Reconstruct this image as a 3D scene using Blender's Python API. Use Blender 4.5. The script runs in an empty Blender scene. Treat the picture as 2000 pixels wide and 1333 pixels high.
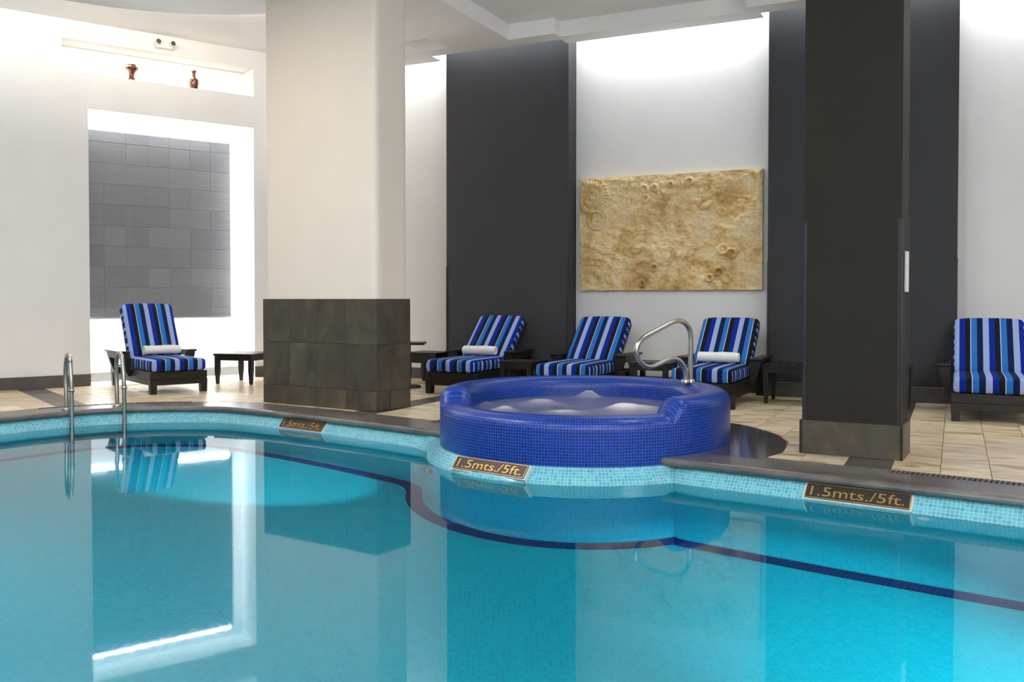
import bpy, bmesh, math, random
from mathutils import Vector, Matrix, noise

random.seed(7)
PI = math.pi
SC = bpy.context.scene
COL = SC.collection

# ------------------------------------------------------------------ camera
F_PX, HOR, PITCH, CAM_H = 1800.0, 585.0, math.radians(1.2), 1.0
PPY = HOR + F_PX * math.tan(PITCH)
cam_d = bpy.data.cameras.new('camera')
cam_d.sensor_width = 36.0
cam_d.lens = F_PX / 2000.0 * 36.0
cam_d.shift_y = -(666.5 - PPY) / 2000.0
cam_d.clip_start = 0.05
cam = bpy.data.objects.new('camera', cam_d)
COL.objects.link(cam)
cam.location = (0, 0, CAM_H)
cam.rotation_euler = (PI / 2 - PITCH, 0, 0)
SC.camera = cam

def ray(px, py):
    x = (px - 1000.0) / F_PX
    y = (PPY - py) / F_PX
    c, s = math.cos(PITCH), math.sin(PITCH)
    return Vector((x, c + y * s, y * c - s))

def unp(px, py, z=0.0):
    d = ray(px, py)
    t = (z - CAM_H) / d.z
    return Vector((d.x * t, d.y * t, z))

# ------------------------------------------------------------------ world, view
w = bpy.data.worlds.new('World')
SC.world = w
w.use_nodes = True
w.node_tree.nodes['Background'].inputs[0].default_value = (0.5, 0.5, 0.5, 1)
w.node_tree.nodes['Background'].inputs[1].default_value = 0.0
SC.view_settings.view_transform = 'Standard'
SC.view_settings.look = 'None'
SC.view_settings.gamma = 1.0
SC.view_settings.use_curve_mapping = False
SC.view_settings.exposure = 0.28
cy = SC.cycles
cy.use_denoising = True
cy.denoiser = 'OPENIMAGEDENOISE'
cy.max_bounces = 10
cy.diffuse_bounces = 5
cy.glossy_bounces = 5
cy.transmission_bounces = 8
cy.caustics_reflective = False
cy.caustics_refractive = True
cy.blur_glossy = 1.0
cy.sample_clamp_indirect = 4.0

# light strengths (watts)
P_DOWNFILL, P_COVE, P_RING, P_NICHE, P_SLOT, P_POOL, P_UPFILL = 34.0, 6.0, 16.0, 60.0, 14.0, 12.0, 165.0
COOL, NEUT, WARM = (0.97, 0.985, 1.0), (0.95, 0.98, 1.0), (1.0, 0.88, 0.74)

def area(name, loc, aim, sx, sy, watts, color, spread=PI, disk=False, roll=None):
    l = bpy.data.lights.new(name, 'AREA')
    l.shape = 'DISK' if disk else 'RECTANGLE'
    l.size, l.size_y = sx, sy
    l.energy, l.color, l.spread = watts, color, spread
    o = bpy.data.objects.new(name, l)
    COL.objects.link(o)
    o.location = loc
    z = -Vector(aim).normalized()
    x = Vector(roll).normalized() if roll else (Vector((0, 1, 0)).cross(z) if abs(z.y) < .9 else Vector((1, 0, 0)))
    x = (x - z * x.dot(z)).normalized()
    y = z.cross(x)
    o.rotation_euler = Matrix((x, y, z)).transposed().to_euler()
    return o

# ------------------------------------------------------------------ frames of the two walls
AL = math.radians(37.4)
EL = Vector((math.cos(AL), math.sin(AL), 0)); NL = Vector((EL.y, -EL.x, 0))   # NL points into the room
WL0 = Vector((-5.6, 10.1, 0))
AR = math.radians(-25.7)
ER = Vector((math.cos(AR), math.sin(AR), 0)); NR = Vector((ER.y, -ER.x, 0))
WR0 = Vector((0.80, 10.70, 0))
UP = Vector((0, 0, 1))

def wl(t, d, z):                       # left wall: along, into the room, up
    return WL0 + EL * t + NL * d + UP * z
def wr(u, d, z):
    return WR0 + ER * u + NR * d + UP * z
def hit(px, py, o, e, n, d=0.0):
    r = ray(px, py); c = Vector((0, 0, CAM_H)); p0 = o + n * d
    t = (p0 - c).dot(n) / r.dot(n)
    p = c + r * t
    return (p - o).dot(e), p.z
def hl(px, py, d=0.0): return hit(px, py, WL0, EL, NL, d)
def hr(px, py, d=0.0): return hit(px, py, WR0, ER, NR, d)

T_COR = (WR0 - WL0).dot(NR) / EL.dot(NR)          # where left wall meets right wall
P_COR = WL0 + EL * T_COR
U_COR = (P_COR - WR0).dot(ER)

Z_SOF, Z_TRAY, Z_CEIL = 3.87, 4.04, 4.18
WATER_Z, FLOOR_POOL = -0.14, -1.37

# ------------------------------------------------------------------ materials
def newmat(name):
    m = bpy.data.materials.new(name)
    m.use_nodes = True
    nt = m.node_tree
    return m, nt, nt.nodes['Principled BSDF']

def nd(nt, kind, **kw):
    n = nt.nodes.new(kind)
    for k, v in kw.items():
        if k.startswith('i_'):
            n.inputs[k[2:].replace('_', ' ')].default_value = v
        else:
            setattr(n, k, v)
    return n

def ramp(nt, stops, interp='LINEAR'):
    r = nt.nodes.new('ShaderNodeValToRGB')
    r.color_ramp.interpolation = interp
    e = r.color_ramp.elements
    while len(e) < len(stops):
        e.new(0.5)
    for el, (p, c) in zip(e, stops):
        el.position = p
        el.color = (c[0], c[1], c[2], 1)
    return r

def srgb(r, g, b):
    f = lambda v: (v / 255 / 12.92) if v / 255 <= 0.04045 else ((v / 255 + 0.055) / 1.055) ** 2.4
    return (f(r), f(g), f(b))

def plain(name, col, rough=0.5, metal=0.0, var=0.06, scale=3.0, bump=0.0, bscale=60.0, spec=0.5):
    m, nt, b = newmat(name)
    tc = nd(nt, 'ShaderNodeTexCoord')
    no = nd(nt, 'ShaderNodeTexNoise', i_Scale=scale, i_Detail=5.0)
    nt.links.new(tc.outputs['Object'], no.inputs['Vector'])
    r = ramp(nt, [(0.3, [c * (1 - var) for c in col]), (0.7, [min(1, c * (1 + var)) for c in col])])
    nt.links.new(no.outputs['Fac'], r.inputs[0])
    nt.links.new(r.outputs[0], b.inputs['Base Color'])
    b.inputs['Roughness'].default_value = rough
    b.inputs['Metallic'].default_value = metal
    b.inputs['Specular IOR Level'].default_value = spec
    if bump:
        n2 = nd(nt, 'ShaderNodeTexNoise', i_Scale=bscale, i_Detail=3.0)
        nt.links.new(tc.outputs['Object'], n2.inputs['Vector'])
        bp = nd(nt, 'ShaderNodeBump', i_Strength=bump, i_Distance=0.01)
        nt.links.new(n2.outputs['Fac'], bp.inputs['Height'])
        nt.links.new(bp.outputs[0], b.inputs['Normal'])
    return m

M = {}
M['white_wall'] = plain('white_wall_paint', (0.80, 0.80, 0.80), 0.6, var=0.015, bump=0.03, bscale=120)
M['ceiling'] = plain('ceiling_paint', (0.92, 0.905, 0.895), 0.7, var=0.015)
M['grey_panel'] = plain('grey_panel_paint', srgb(58, 59, 62), 0.6, var=0.04, spec=0.15)
M['dark_column'] = plain('dark_column_paint', srgb(43, 40, 35), 0.6, var=0.05, spec=0.1)
M['column_plaster'] = plain('cream_plaster', (0.83, 0.72, 0.62), 0.7, var=0.015)
M['black_guard'] = plain('black_corner_guard', (0.008, 0.008, 0.008), 0.45)
M['skirting'] = plain('dark_skirting', srgb(66, 63, 60), 0.35, var=0.1, scale=8)
M['espresso'] = plain('espresso_wood', srgb(22, 19, 17), 0.38, var=0.25, scale=12, spec=0.35)
M['steel'] = plain('brushed_steel', (0.47, 0.45, 0.42), 0.27, metal=1.0, var=0.03, scale=20)
M['towel'] = plain('white_terry', (0.82, 0.80, 0.77), 0.95, var=0.03, bump=0.35, bscale=160)
M['white_plastic'] = plain('white_plastic', (0.80, 0.79, 0.76), 0.4)
M['lens'] = plain('dark_lens', (0.05, 0.045, 0.04), 0.15)
M['brass'] = plain('aged_brass', srgb(172, 136, 82), 0.36, metal=0.7, var=0.12, scale=30)
M['plaque'] = plain('dark_bronze', srgb(48, 38, 28), 0.4, metal=0.3, var=0.2, scale=30)
M['grout_white'] = plain('pale_grout', (0.62, 0.66, 0.64), 0.8)
M['grate'] = plain('grate_grey', srgb(88, 84, 82), 0.45)
M['pit'] = plain('black_channel', (0.006, 0.006, 0.006), 0.8)
M['floor_base'] = plain('floor_bedding', srgb(110, 96, 78), 0.8)

def stone(name, cols, rough, scale, stretch=(1, 1, 1), bump=0.15, rnd=0.0, rot=0.0, spec=0.5):
    m, nt, b = newmat(name)
    tc = nd(nt, 'ShaderNodeTexCoord')
    mp = nd(nt, 'ShaderNodeMapping')
    mp.inputs['Scale'].default_value = stretch
    mp.inputs['Rotation'].default_value = (0, 0, rot)
    oi = nd(nt, 'ShaderNodeObjectInfo')
    ad = nd(nt, 'ShaderNodeVectorMath', operation='ADD')
    sc = nd(nt, 'ShaderNodeVectorMath', operation='SCALE')
    cx = nd(nt, 'ShaderNodeCombineXYZ')
    for k in range(3):
        nt.links.new(oi.outputs['Random'], cx.inputs[k])
    nt.links.new(cx.outputs[0], sc.inputs[0]); sc.inputs['Scale'].default_value = 37.0 * (1 if rnd else 0)
    nt.links.new(tc.outputs['Object'], mp.inputs['Vector'])
    nt.links.new(mp.outputs[0], ad.inputs[0]); nt.links.new(sc.outputs[0], ad.inputs[1])
    no = nd(nt, 'ShaderNodeTexNoise', i_Scale=scale, i_Detail=8.0, i_Roughness=0.62, i_Distortion=0.6)
    nt.links.new(ad.outputs[0], no.inputs['Vector'])
    k = len(cols)
    r = ramp(nt, [(0.28 + 0.46 * i / (k - 1), c) for i, c in enumerate(cols)])
    nt.links.new(no.outputs['Fac'], r.inputs[0])
    hv = nd(nt, 'ShaderNodeHueSaturation')
    ma = nd(nt, 'ShaderNodeMapRange')
    ma.inputs['To Min'].default_value = 1 - rnd; ma.inputs['To Max'].default_value = 1 + rnd
    nt.links.new(oi.outputs['Random'], ma.inputs['Value'])
    nt.links.new(ma.outputs[0], hv.inputs['Value'])
    nt.links.new(r.outputs[0], hv.inputs['Color'])
    nt.links.new(hv.outputs[0], b.inputs['Base Color'])
    b.inputs['Roughness'].default_value = rough
    b.inputs['Specular IOR Level'].default_value = spec
    bp = nd(nt, 'ShaderNodeBump', i_Strength=bump, i_Distance=0.01)
    nt.links.new(no.outputs['Fac'], bp.inputs['Height'])
    nt.links.new(bp.outputs[0], b.inputs['Normal'])
    return m

M['travertine'] = stone('travertine_tile', [srgb(122, 94, 62), srgb(204, 180, 144), srgb(226, 208, 178), srgb(236, 221, 196)],
                        0.28, 2.6, (1, 3.0, 1), 0.03, rnd=0.12)
M['dark_tile'] = stone('dark_floor_tile', [srgb(58, 54, 50), srgb(78, 73, 68), srgb(92, 86, 80)], 0.32, 3.0, (1, 2, 1), 0.05, rnd=0.05)
M['coping'] = stone('coping_stone', [srgb(74, 69, 66), srgb(98, 92, 88), srgb(120, 113, 108)], 0.26, 2.6, (1, 1, 1), 0.06)
M['wet_coping'] = stone('wet_coping_stone', [srgb(58, 54, 52), srgb(76, 71, 69), srgb(92, 87, 84)], 0.12, 2.6, (1, 1, 1), 0.03)
M['slate'] = stone('slate_cladding', [srgb(40, 37, 31), srgb(62, 57, 48), srgb(76, 69, 56), srgb(108, 90, 66)], 0.42, 3.4, (1, 1, 0.6), 0.12, rnd=0.14)

def ribbed():
    m, nt, b = newmat('ribbed_grey_tile')
    tc = nd(nt, 'ShaderNodeTexCoord')
    oi = nd(nt, 'ShaderNodeObjectInfo')
    r = ramp(nt, [(0.0, srgb(96, 97, 100)), (0.5, srgb(101, 102, 105)), (1.0, srgb(107, 108, 111))])
    nt.links.new(oi.outputs['Random'], r.inputs[0])
    nt.links.new(r.outputs[0], b.inputs['Base Color'])
    wv = nd(nt, 'ShaderNodeTexWave', bands_direction='Z', i_Scale=17.0, i_Distortion=0.0)
    nt.links.new(tc.outputs['Object'], wv.inputs['Vector'])
    bp = nd(nt, 'ShaderNodeBump', i_Strength=0.13, i_Distance=0.004)
    nt.links.new(wv.outputs['Fac'], bp.inputs['Height'])
    nt.links.new(bp.outputs[0], b.inputs['Normal'])
    b.inputs['Roughness'].default_value = 0.42
    return m
M['ribbed'] = ribbed()
M['tile_grout'] = plain('grey_tile_grout', srgb(150, 150, 150), 0.8)

def mosaic(name, c1, c2, grout, size, rough, gap=0.0016, bump=0.4):
    m, nt, b = newmat(name)
    tc = nd(nt, 'ShaderNodeTexCoord')
    br = nd(nt, 'ShaderNodeTexBrick', offset=0.0, squash=1.0)
    nt.links.new(tc.outputs['UV'], br.inputs['Vector'])
    br.inputs['Scale'].default_value = 1.0
    br.inputs['Brick Width'].default_value = size
    br.inputs['Row Height'].default_value = size
    br.inputs['Mortar Size'].default_value = gap
    br.inputs['Mortar Smooth'].default_value = 0.2
    br.inputs['Color1'].default_value = (*c1, 1)
    br.inputs['Color2'].default_value = (*c2, 1)
    br.inputs['Mortar'].default_value = (*grout, 1)
    nt.links.new(br.outputs['Color'], b.inputs['Base Color'])
    b.inputs['Roughness'].default_value = rough
    b.inputs['Specular IOR Level'].default_value = 0.35
    if bump:
        iv = nd(nt, 'ShaderNodeMath', operation='SUBTRACT')
        iv.inputs[0].default_value = 1.0
        nt.links.new(br.outputs['Fac'], iv.inputs[1])
        bp = nd(nt, 'ShaderNodeBump', i_Strength=bump, i_Distance=0.002)
        nt.links.new(iv.outputs[0], bp.inputs['Height'])
        nt.links.new(bp.outputs[0], b.inputs['Normal'])
    return m

M['blue_mosaic'] = mosaic('cobalt_mosaic', srgb(0, 25, 108), srgb(2, 42, 138), srgb(64, 104, 172), 0.0195, 0.3, gap=0.0012)
M['band_mosaic'] = mosaic('pale_aqua_mosaic', srgb(78, 152, 174), srgb(106, 182, 198), srgb(160, 200, 204), 0.022, 0.2)
M['pool_mosaic'] = mosaic('aqua_pool_mosaic', (0.0, 0.33, 0.45), (0.001, 0.39, 0.52), (0.004, 0.42, 0.54), 0.026, 0.35, bump=0.0)
M['navy_mosaic'] = mosaic('navy_line_mosaic', srgb(6, 20, 70), srgb(10, 30, 92), srgb(40, 70, 120), 0.03, 0.35, bump=0.0)

def water(name, tint, bump, scale, rough=0.0):
    m, nt, b = newmat(name)
    nt.nodes.remove(b)
    g = nd(nt, 'ShaderNodeBsdfGlass')
    g.inputs['IOR'].default_value = 1.333
    g.inputs['Roughness'].default_value = rough
    g.inputs['Color'].default_value = (*tint, 1)
    tc = nd(nt, 'ShaderNodeTexCoord')
    no = nd(nt, 'ShaderNodeTexNoise', i_Scale=scale, i_Detail=2.0)
    nt.links.new(tc.outputs['Object'], no.inputs['Vector'])
    bp = nd(nt, 'ShaderNodeBump', i_Strength=bump, i_Distance=0.02)
    nt.links.new(no.outputs['Fac'], bp.inputs['Height'])
    nt.links.new(bp.outputs[0], g.inputs['Normal'])
    nt.links.new(g.outputs[0], nt.nodes['Material Output'].inputs['Surface'])
    return m
M['water'] = water('pool_water', (0.93, 0.99, 1.0), 0.02, 1.6, 0.03)

def foam():
    m, nt, b = newmat('foaming_water')
    at = nd(nt, 'ShaderNodeAttribute', attribute_name='foam')
    r = ramp(nt, [(0.0, srgb(70, 78, 124)), (0.45, srgb(120, 122, 146)), (1.0, srgb(226, 222, 220))])
    nt.links.new(at.outputs['Fac'], r.inputs[0])
    nt.links.new(r.outputs[0], b.inputs['Base Color'])
    b.inputs['Roughness'].default_value = 0.35
    return m
M['foam'] = foam()

SEQ = {'light': srgb(140, 158, 198), 'royal': srgb(4, 32, 124), 'black': srgb(18, 20, 26), 'mid': srgb(38, 100, 170), 'navy': srgb(9, 24, 66), 'line': srgb(190, 204, 226)}
def stripes(name, order, axis, width, offset):
    """woven stripes: flat colour bands along one local axis"""
    m, nt, b = newmat(name)
    tc = nd(nt, 'ShaderNodeTexCoord')
    sx = nd(nt, 'ShaderNodeSeparateXYZ')
    nt.links.new(tc.outputs['UV'], sx.inputs[0])
    per = width * len(order)
    a = nd(nt, 'ShaderNodeMath', operation='ADD'); a.inputs[1].default_value = offset + 20 * per
    d = nd(nt, 'ShaderNodeMath', operation='DIVIDE'); d.inputs[1].default_value = per
    f = nd(nt, 'ShaderNodeMath', operation='FRACT')
    nt.links.new(sx.outputs[axis], a.inputs[0]); nt.links.new(a.outputs[0], d.inputs[0]); nt.links.new(d.outputs[0], f.inputs[0])
    st = []
    n = len(order)
    for i, c in enumerate(order):
        nxt = {order[(i + 1) % n], c}
        st.append((i / n, SEQ[c]))
        if nxt == {'black', 'mid'}:
            st.append(((i + 0.88) / n, SEQ['line']))
    r = ramp(nt, st, 'CONSTANT')
    nt.links.new(f.outputs[0], r.inputs[0])
    nt.links.new(r.outputs[0], b.inputs['Base Color'])
    b.inputs['Roughness'].default_value = 0.85
    b.inputs['Specular IOR Level'].default_value = 0.12
    no = nd(nt, 'ShaderNodeTexNoise', i_Scale=300.0)
    nt.links.new(tc.outputs['UV'], no.inputs['Vector'])
    bp = nd(nt, 'ShaderNodeBump', i_Strength=0.1, i_Distance=0.003)
    nt.links.new(no.outputs['Fac'], bp.inputs['Height'])
    nt.links.new(bp.outputs[0], b.inputs['Normal'])
    return m
FWD = ['light', 'royal', 'black', 'mid', 'navy']
REV = ['mid', 'black', 'royal', 'light', 'navy']

def relief_mat():
    m, nt, b = newmat('carved_ochre_stone')
    tc = nd(nt, 'ShaderNodeTexCoord')
    n1 = nd(nt, 'ShaderNodeTexNoise', i_Scale=3.6, i_Detail=9.0, i_Roughness=0.66, i_Distortion=0.8)
    nt.links.new(tc.outputs['Object'], n1.inputs['Vector'])
    r = ramp(nt, [(0.28, srgb(150, 114, 64)), (0.43, srgb(206, 172, 114)), (0.55, srgb(228, 204, 156)), (0.68, srgb(218, 200, 166)), (0.8, srgb(234, 218, 184))])
    nt.links.new(n1.outputs['Fac'], r.inputs[0])
    n2 = nd(nt, 'ShaderNodeTexNoise', i_Scale=26.0, i_Detail=6.0, i_Roughness=0.7)
    nt.links.new(tc.outputs['Object'], n2.inputs['Vector'])
    mx = nd(nt, 'ShaderNodeMix', data_type='RGBA', blend_type='OVERLAY')
    mx.inputs['Factor'].default_value = 0.4
    nt.links.new(r.outputs[0], mx.inputs['A']); nt.links.new(n2.outputs['Fac'], mx.inputs['B'])
    nt.links.new(mx.outputs['Result'], b.inputs['Base Color'])
    b.inputs['Roughness'].default_value = 0.75
    bp = nd(nt, 'ShaderNodeBump', i_Strength=0.5, i_Distance=0.012)
    nt.links.new(n2.outputs['Fac'], bp.inputs['Height'])
    nt.links.new(bp.outputs[0], b.inputs['Normal'])
    return m
M['relief'] = relief_mat()

def vase_mat():
    m, nt, b = newmat('brown_gold_glaze')
    tc = nd(nt, 'ShaderNodeTexCoord')
    v = nd(nt, 'ShaderNodeTexVoronoi', i_Scale=38.0)
    nt.links.new(tc.outputs['Object'], v.inputs['Vector'])
    r = ramp(nt, [(0.0, srgb(200, 140, 70)), (0.35, srgb(120, 70, 34)), (0.6, srgb(54, 30, 18))])
    nt.links.new(v.outputs['Distance'], r.inputs[0])
    nt.links.new(r.outputs[0], b.inputs['Base Color'])
    b.inputs['Roughness'].default_value = 0.25
    return m
M['vase'] = vase_mat()

def emit(name, col, s):
    m, nt, b = newmat(name)
    b.inputs['Emission Color'].default_value = (*col, 1)
    b.inputs['Emission Strength'].default_value = s
    return m
M['lamp_glass'] = emit('lamp_glass', (1, 0.95, 0.88), 6.0)
M['pool_fill_lamp'] = emit('pool_fill_glass', (0.5, 0.9, 1.0), 0.8)

# ------------------------------------------------------------------ mesh helpers
def link(name, bm, mat, parent=None, smooth=False, loc=None):
    me = bpy.data.meshes.new(name)
    bmesh.ops.recalc_face_normals(bm, faces=bm.faces) if not getattr(bm, 'keep', False) else None
    bm.to_mesh(me); bm.free()
    for mm in (mat if isinstance(mat, (list, tuple)) else [mat]):
        me.materials.append(mm)
    if smooth:
        for p in me.polygons: p.use_smooth = True
    o = bpy.data.objects.new(name, me)
    COL.objects.link(o)
    if parent is not None: o.parent = parent
    if loc is not None: o.location = loc
    return o

def raw(name, verts, faces, mat, parent=None, smooth=False):
    me = bpy.data.meshes.new(name)
    me.from_pydata([tuple(v) for v in verts], [], faces)
    for mm in (mat if isinstance(mat, (list, tuple)) else [mat]):
        me.materials.append(mm)
    if smooth:
        for p in me.polygons: p.use_smooth = True
    me.update()
    o = bpy.data.objects.new(name, me)
    COL.objects.link(o)
    if parent is not None: o.parent = parent
    return o

def box(bm, x0, x1, y0, y1, z0, z1, bev=0.0, seg=1):
    vs = [bm.verts.new((x, y, z)) for z in (z0, z1) for y in (y0, y1) for x in (x0, x1)]
    fs = [bm.faces.new([vs[i] for i in q]) for q in ((0, 2, 3, 1), (4, 5, 7, 6), (0, 1, 5, 4), (2, 6, 7, 3), (0, 4, 6, 2), (1, 3, 7, 5))]
    if bev:
        es = {e for f in fs for e in f.edges}
        bmesh.ops.bevel(bm, geom=list(es), offset=bev, segments=seg, profile=0.5, affect='EDGES', clamp_overlap=True)
    return bm

def boxm(name, dims, mat, parent=None, bev=0.0, seg=1):
    bm = bmesh.new(); box(bm, *dims, bev=bev, seg=seg)
    return link(name, bm, mat, parent)

def prism(bm, pts, z0, z1):
    lo = [bm.verts.new((p[0], p[1], z0)) for p in pts]
    hi = [bm.verts.new((p[0], p[1], z1)) for p in pts]
    n = len(pts)
    bm.faces.new(lo[::-1]); bm.faces.new(hi)
    for i in range(n):
        j = (i + 1) % n
        bm.faces.new((lo[i], lo[j], hi[j], hi[i]))
    return bm

def obox(bm, o, a, b, c):
    """box from corner o with edge vectors a, b, c"""
    P = [o, o + a, o + a + b, o + b]
    lo = [bm.verts.new(p) for p in P]; hi = [bm.verts.new(p + c) for p in P]
    bm.faces.new(lo[::-1]); bm.faces.new(hi)
    for i in range(4):
        j = (i + 1) % 4
        bm.faces.new((lo[i], lo[j], hi[j], hi[i]))
    return bm

def spline(pts, k=10):
    pts = [Vector(p) for p in pts]
    out = []
    n = len(pts)
    for i in range(n - 1):
        p0, p1, p2, p3 = pts[max(i - 1, 0)], pts[i], pts[i + 1], pts[min(i + 2, n - 1)]
        for s in range(k):
            t = s / k
            out.append(0.5 * ((2 * p1) + (p2 - p0) * t + (2 * p0 - 5 * p1 + 4 * p2 - p3) * t * t + (3 * p1 - p0 - 3 * p2 + p3) * t ** 3))
    out.append(pts[-1])
    return out

def tube(bm, pts, r, seg=12):
    pts = [Vector(p) for p in pts]
    rings = []
    t0 = (pts[1] - pts[0]).normalized()
    nrm = t0.orthogonal().normalized()
    for i, p in enumerate(pts):
        t = (pts[min(i + 1, len(pts) - 1)] - pts[max(i - 1, 0)]).normalized()
        nrm = (nrm - t * nrm.dot(t)).normalized()
        bn = t.cross(nrm)
        rings.append([bm.verts.new(p + (nrm * math.cos(2 * PI * k / seg) + bn * math.sin(2 * PI * k / seg)) * r) for k in range(seg)])
    for a, b in zip(rings, rings[1:]):
        for k in range(seg):
            bm.faces.new((a[k], a[(k + 1) % seg], b[(k + 1) % seg], b[k]))
    bm.faces.new(rings[0][::-1]); bm.faces.new(rings[-1])
    return bm

def lathe(bm, prof, seg=32, c=(0, 0, 0)):
    rings = []
    for r, z in prof:
        if r < 1e-5:
            rings.append([bm.verts.new((c[0], c[1], c[2] + z))])
        else:
            rings.append([bm.verts.new((c[0] + r * math.cos(2 * PI * k / seg), c[1] + r * math.sin(2 * PI * k / seg), c[2] + z)) for k in range(seg)])
    for a, b in zip(rings, rings[1:]):
        for k in range(seg):
            j = (k + 1) % seg
            if len(a) == 1 and len(b) == 1: continue
            if len(a) == 1: bm.faces.new((a[0], b[j], b[k]))
            elif len(b) == 1: bm.faces.new((a[k], a[j], b[0]))
            else: bm.faces.new((a[k], a[j], b[j], b[k]))
    return bm

def empty(name, loc=(0, 0, 0), rz=0.0):
    o = bpy.data.objects.new(name, None)
    o.empty_display_size = 0.1
    COL.objects.link(o)
    o.location = loc
    o.rotation_euler = (0, 0, rz)
    return o

def tag(o, label=None, cat=None, group=None, kind=None):
    if label: o['label'] = label
    if cat: o['category'] = cat
    if group: o['group'] = group
    if kind: o['kind'] = kind
    return o

def copy_tree(o, parent=None):
    c = o.copy(); COL.objects.link(c)
    if parent is not None: c.parent = parent
    for ch in o.children: copy_tree(ch, c)
    return c

# ------------------------------------------------------------------ walls
TL0, TL1 = -7.0, T_COR
n1 = (hl(120, 77)[0], hl(495, 129)[0], hl(376, 172)[1], 0.5 * (hl(120, 77)[1] + hl(495, 129)[1]))     # upper slot niche: t0, t1, z0, z1
n2 = (hl(172, 215)[0], hl(495, 248)[0], 0.0, 0.5 * (hl(172, 215)[1] + hl(494, 248)[1]))               # tall niche
D1, D2 = 0.34, 0.50
def wall_left():
    vs, fs = [], []
    def quad(a, b, c, d):
        i = len(vs); vs.extend([a, b, c, d]); fs.append((i, i + 1, i + 2, i + 3))
    ts = sorted({TL0, TL1, n1[0], n1[1], n2[0], n2[1]}); zs = sorted({-0.05, 0.0, n1[2], n1[3], n2[3], Z_CEIL + 0.05})
    for a, b in zip(ts, ts[1:]):
        for z0, z1 in zip(zs, zs[1:]):
            m, zm = (a + b) / 2, (z0 + z1) / 2
            if any(h[0] < m < h[1] and h[2] < zm < h[3] for h in (n1, n2)): continue
            quad(wl(a, 0, z0), wl(b, 0, z0), wl(b, 0, z1), wl(a, 0, z1))
    for h, d in ((n1, D1), (n2, D2)):
        t0, t1, z0, z1 = h
        quad(wl(t0, -d, z0), wl(t1, -d, z0), wl(t1, -d, z1), wl(t0, -d, z1))
        quad(wl(t0, 0, z0), wl(t0, -d, z0), wl(t0, -d, z1), wl(t0, 0, z1))
        quad(wl(t1, -d, z0), wl(t1, 0, z0), wl(t1, 0, z1), wl(t1, -d, z1))
        quad(wl(t0, -d, z1), wl(t1, -d, z1), wl(t1, 0, z1), wl(t0, 0, z1))
        quad(wl(t0, 0, z0), wl(t1, 0, z0), wl(t1, -d, z0), wl(t0, -d, z0))
    return raw('wall_left', vs, fs, M['white_wall'])
tag(wall_left(), kind='structure')

U_END = 7.2
bm = bmesh.new(); obox(bm, wr(U_COR, 0, -0.05), ER * (U_END - U_COR), -NR * 0.15, UP * (Z_CEIL + 0.1))
tag(link('wall_right', bm, M['white_wall']), kind='structure')
PL, PR = wl(TL0, 0, 0), wr(U_END, 0, 0)
YB = -3.2
bm = bmesh.new(); box(bm, PL.x - 0.15, PL.x, YB, PL.y + .1, -0.05, Z_CEIL + .05)
tag(link('wall_west', bm, M['white_wall']), kind='structure')
bm = bmesh.new(); box(bm, PR.x, PR.x + 0.15, YB, PR.y + .1, -0.05, Z_CEIL + .05)
tag(link('wall_east', bm, M['white_wall']), kind='structure')
bm = bmesh.new(); box(bm, PL.x - .15, PR.x + .15, YB - .15, YB, -0.05, Z_CEIL + .05)
tag(link('wall_back', bm, M['white_wall']), kind='structure')

# baseboards
def bboard(name, fn, a, b, d, h=0.135, mat='skirting'):
    bm = bmesh.new(); obox(bm, fn(a, d, 0.0), fn(b, d, 0) - fn(a, d, 0), (fn(a, d + .018, 0) - fn(a, d, 0)), UP * h)
    tag(link(name, bm, M[mat]), kind='structure')
M['lit_skirting'] = plain('lit_niche_skirting', srgb(150, 146, 138), 0.4, var=0.15, scale=6)  # skirting colour lightened: the niche's glow on it is painted in
bboard('baseboard_left', wl, TL0, n2[0], 0.0)
bboard('baseboard_corner', wl, n2[1], TL1, 0.0)
bboard('baseboard_niche', wl, n2[0] + .005, n2[1] - .03, -D2, 0.11, 'lit_skirting')

# ------------------------------------------------------------------ grey pilasters on right wall
PD = 0.24
pil = []
for (pa, pb, lab) in ((872, 1110, 'wide dark grey wall pilaster left of the carved stone relief'),
                      (1500, 1871, 'wide dark grey wall pilaster right of the carved relief, behind the dark pillar')):
    ua, ub = hr(pa, 400, PD)[0], hr(pb, 400, PD)[0]
    pil.append((ua, ub))
    root = empty('wall_pilaster', wr((ua + ub) / 2, PD / 2, 0), AR)
    wd = (ub - ua) / 2
    tag(root, lab, 'pilaster')
    boxm('panel', (-wd, wd, -PD / 2, PD / 2, 0.0, Z_CEIL), M['grey_panel'], root)
    for s in (-1, 1):
        x = s * wd
        bm = bmesh.new()
        box(bm, min(x, x - s * .02), max(x, x - s * .02), -PD / 2 - .004, -PD / 2, .16, 1.40)
        box(bm, min(x, x + s * .004), max(x, x + s * .004), -PD / 2 - .004, -PD / 2 + .02, .16, 1.40)
        link('corner_guard', bm, M['black_guard'], root)
    boxm('skirting', (-wd - .012, wd + .012, -PD / 2 - .016, PD / 2 - .002, 0, .15), M['skirting'], root, bev=.004)
segs = [(U_COR, pil[0][0], 0), (pil[0][1], pil[1][0], 0), (pil[1][1], U_END, 0)]
for nm, (a, b, d) in zip(('baseboard_right', 'baseboard_relief', 'baseboard_east'), segs):
    bboard(nm, wr, a, b, 0.0)

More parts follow.
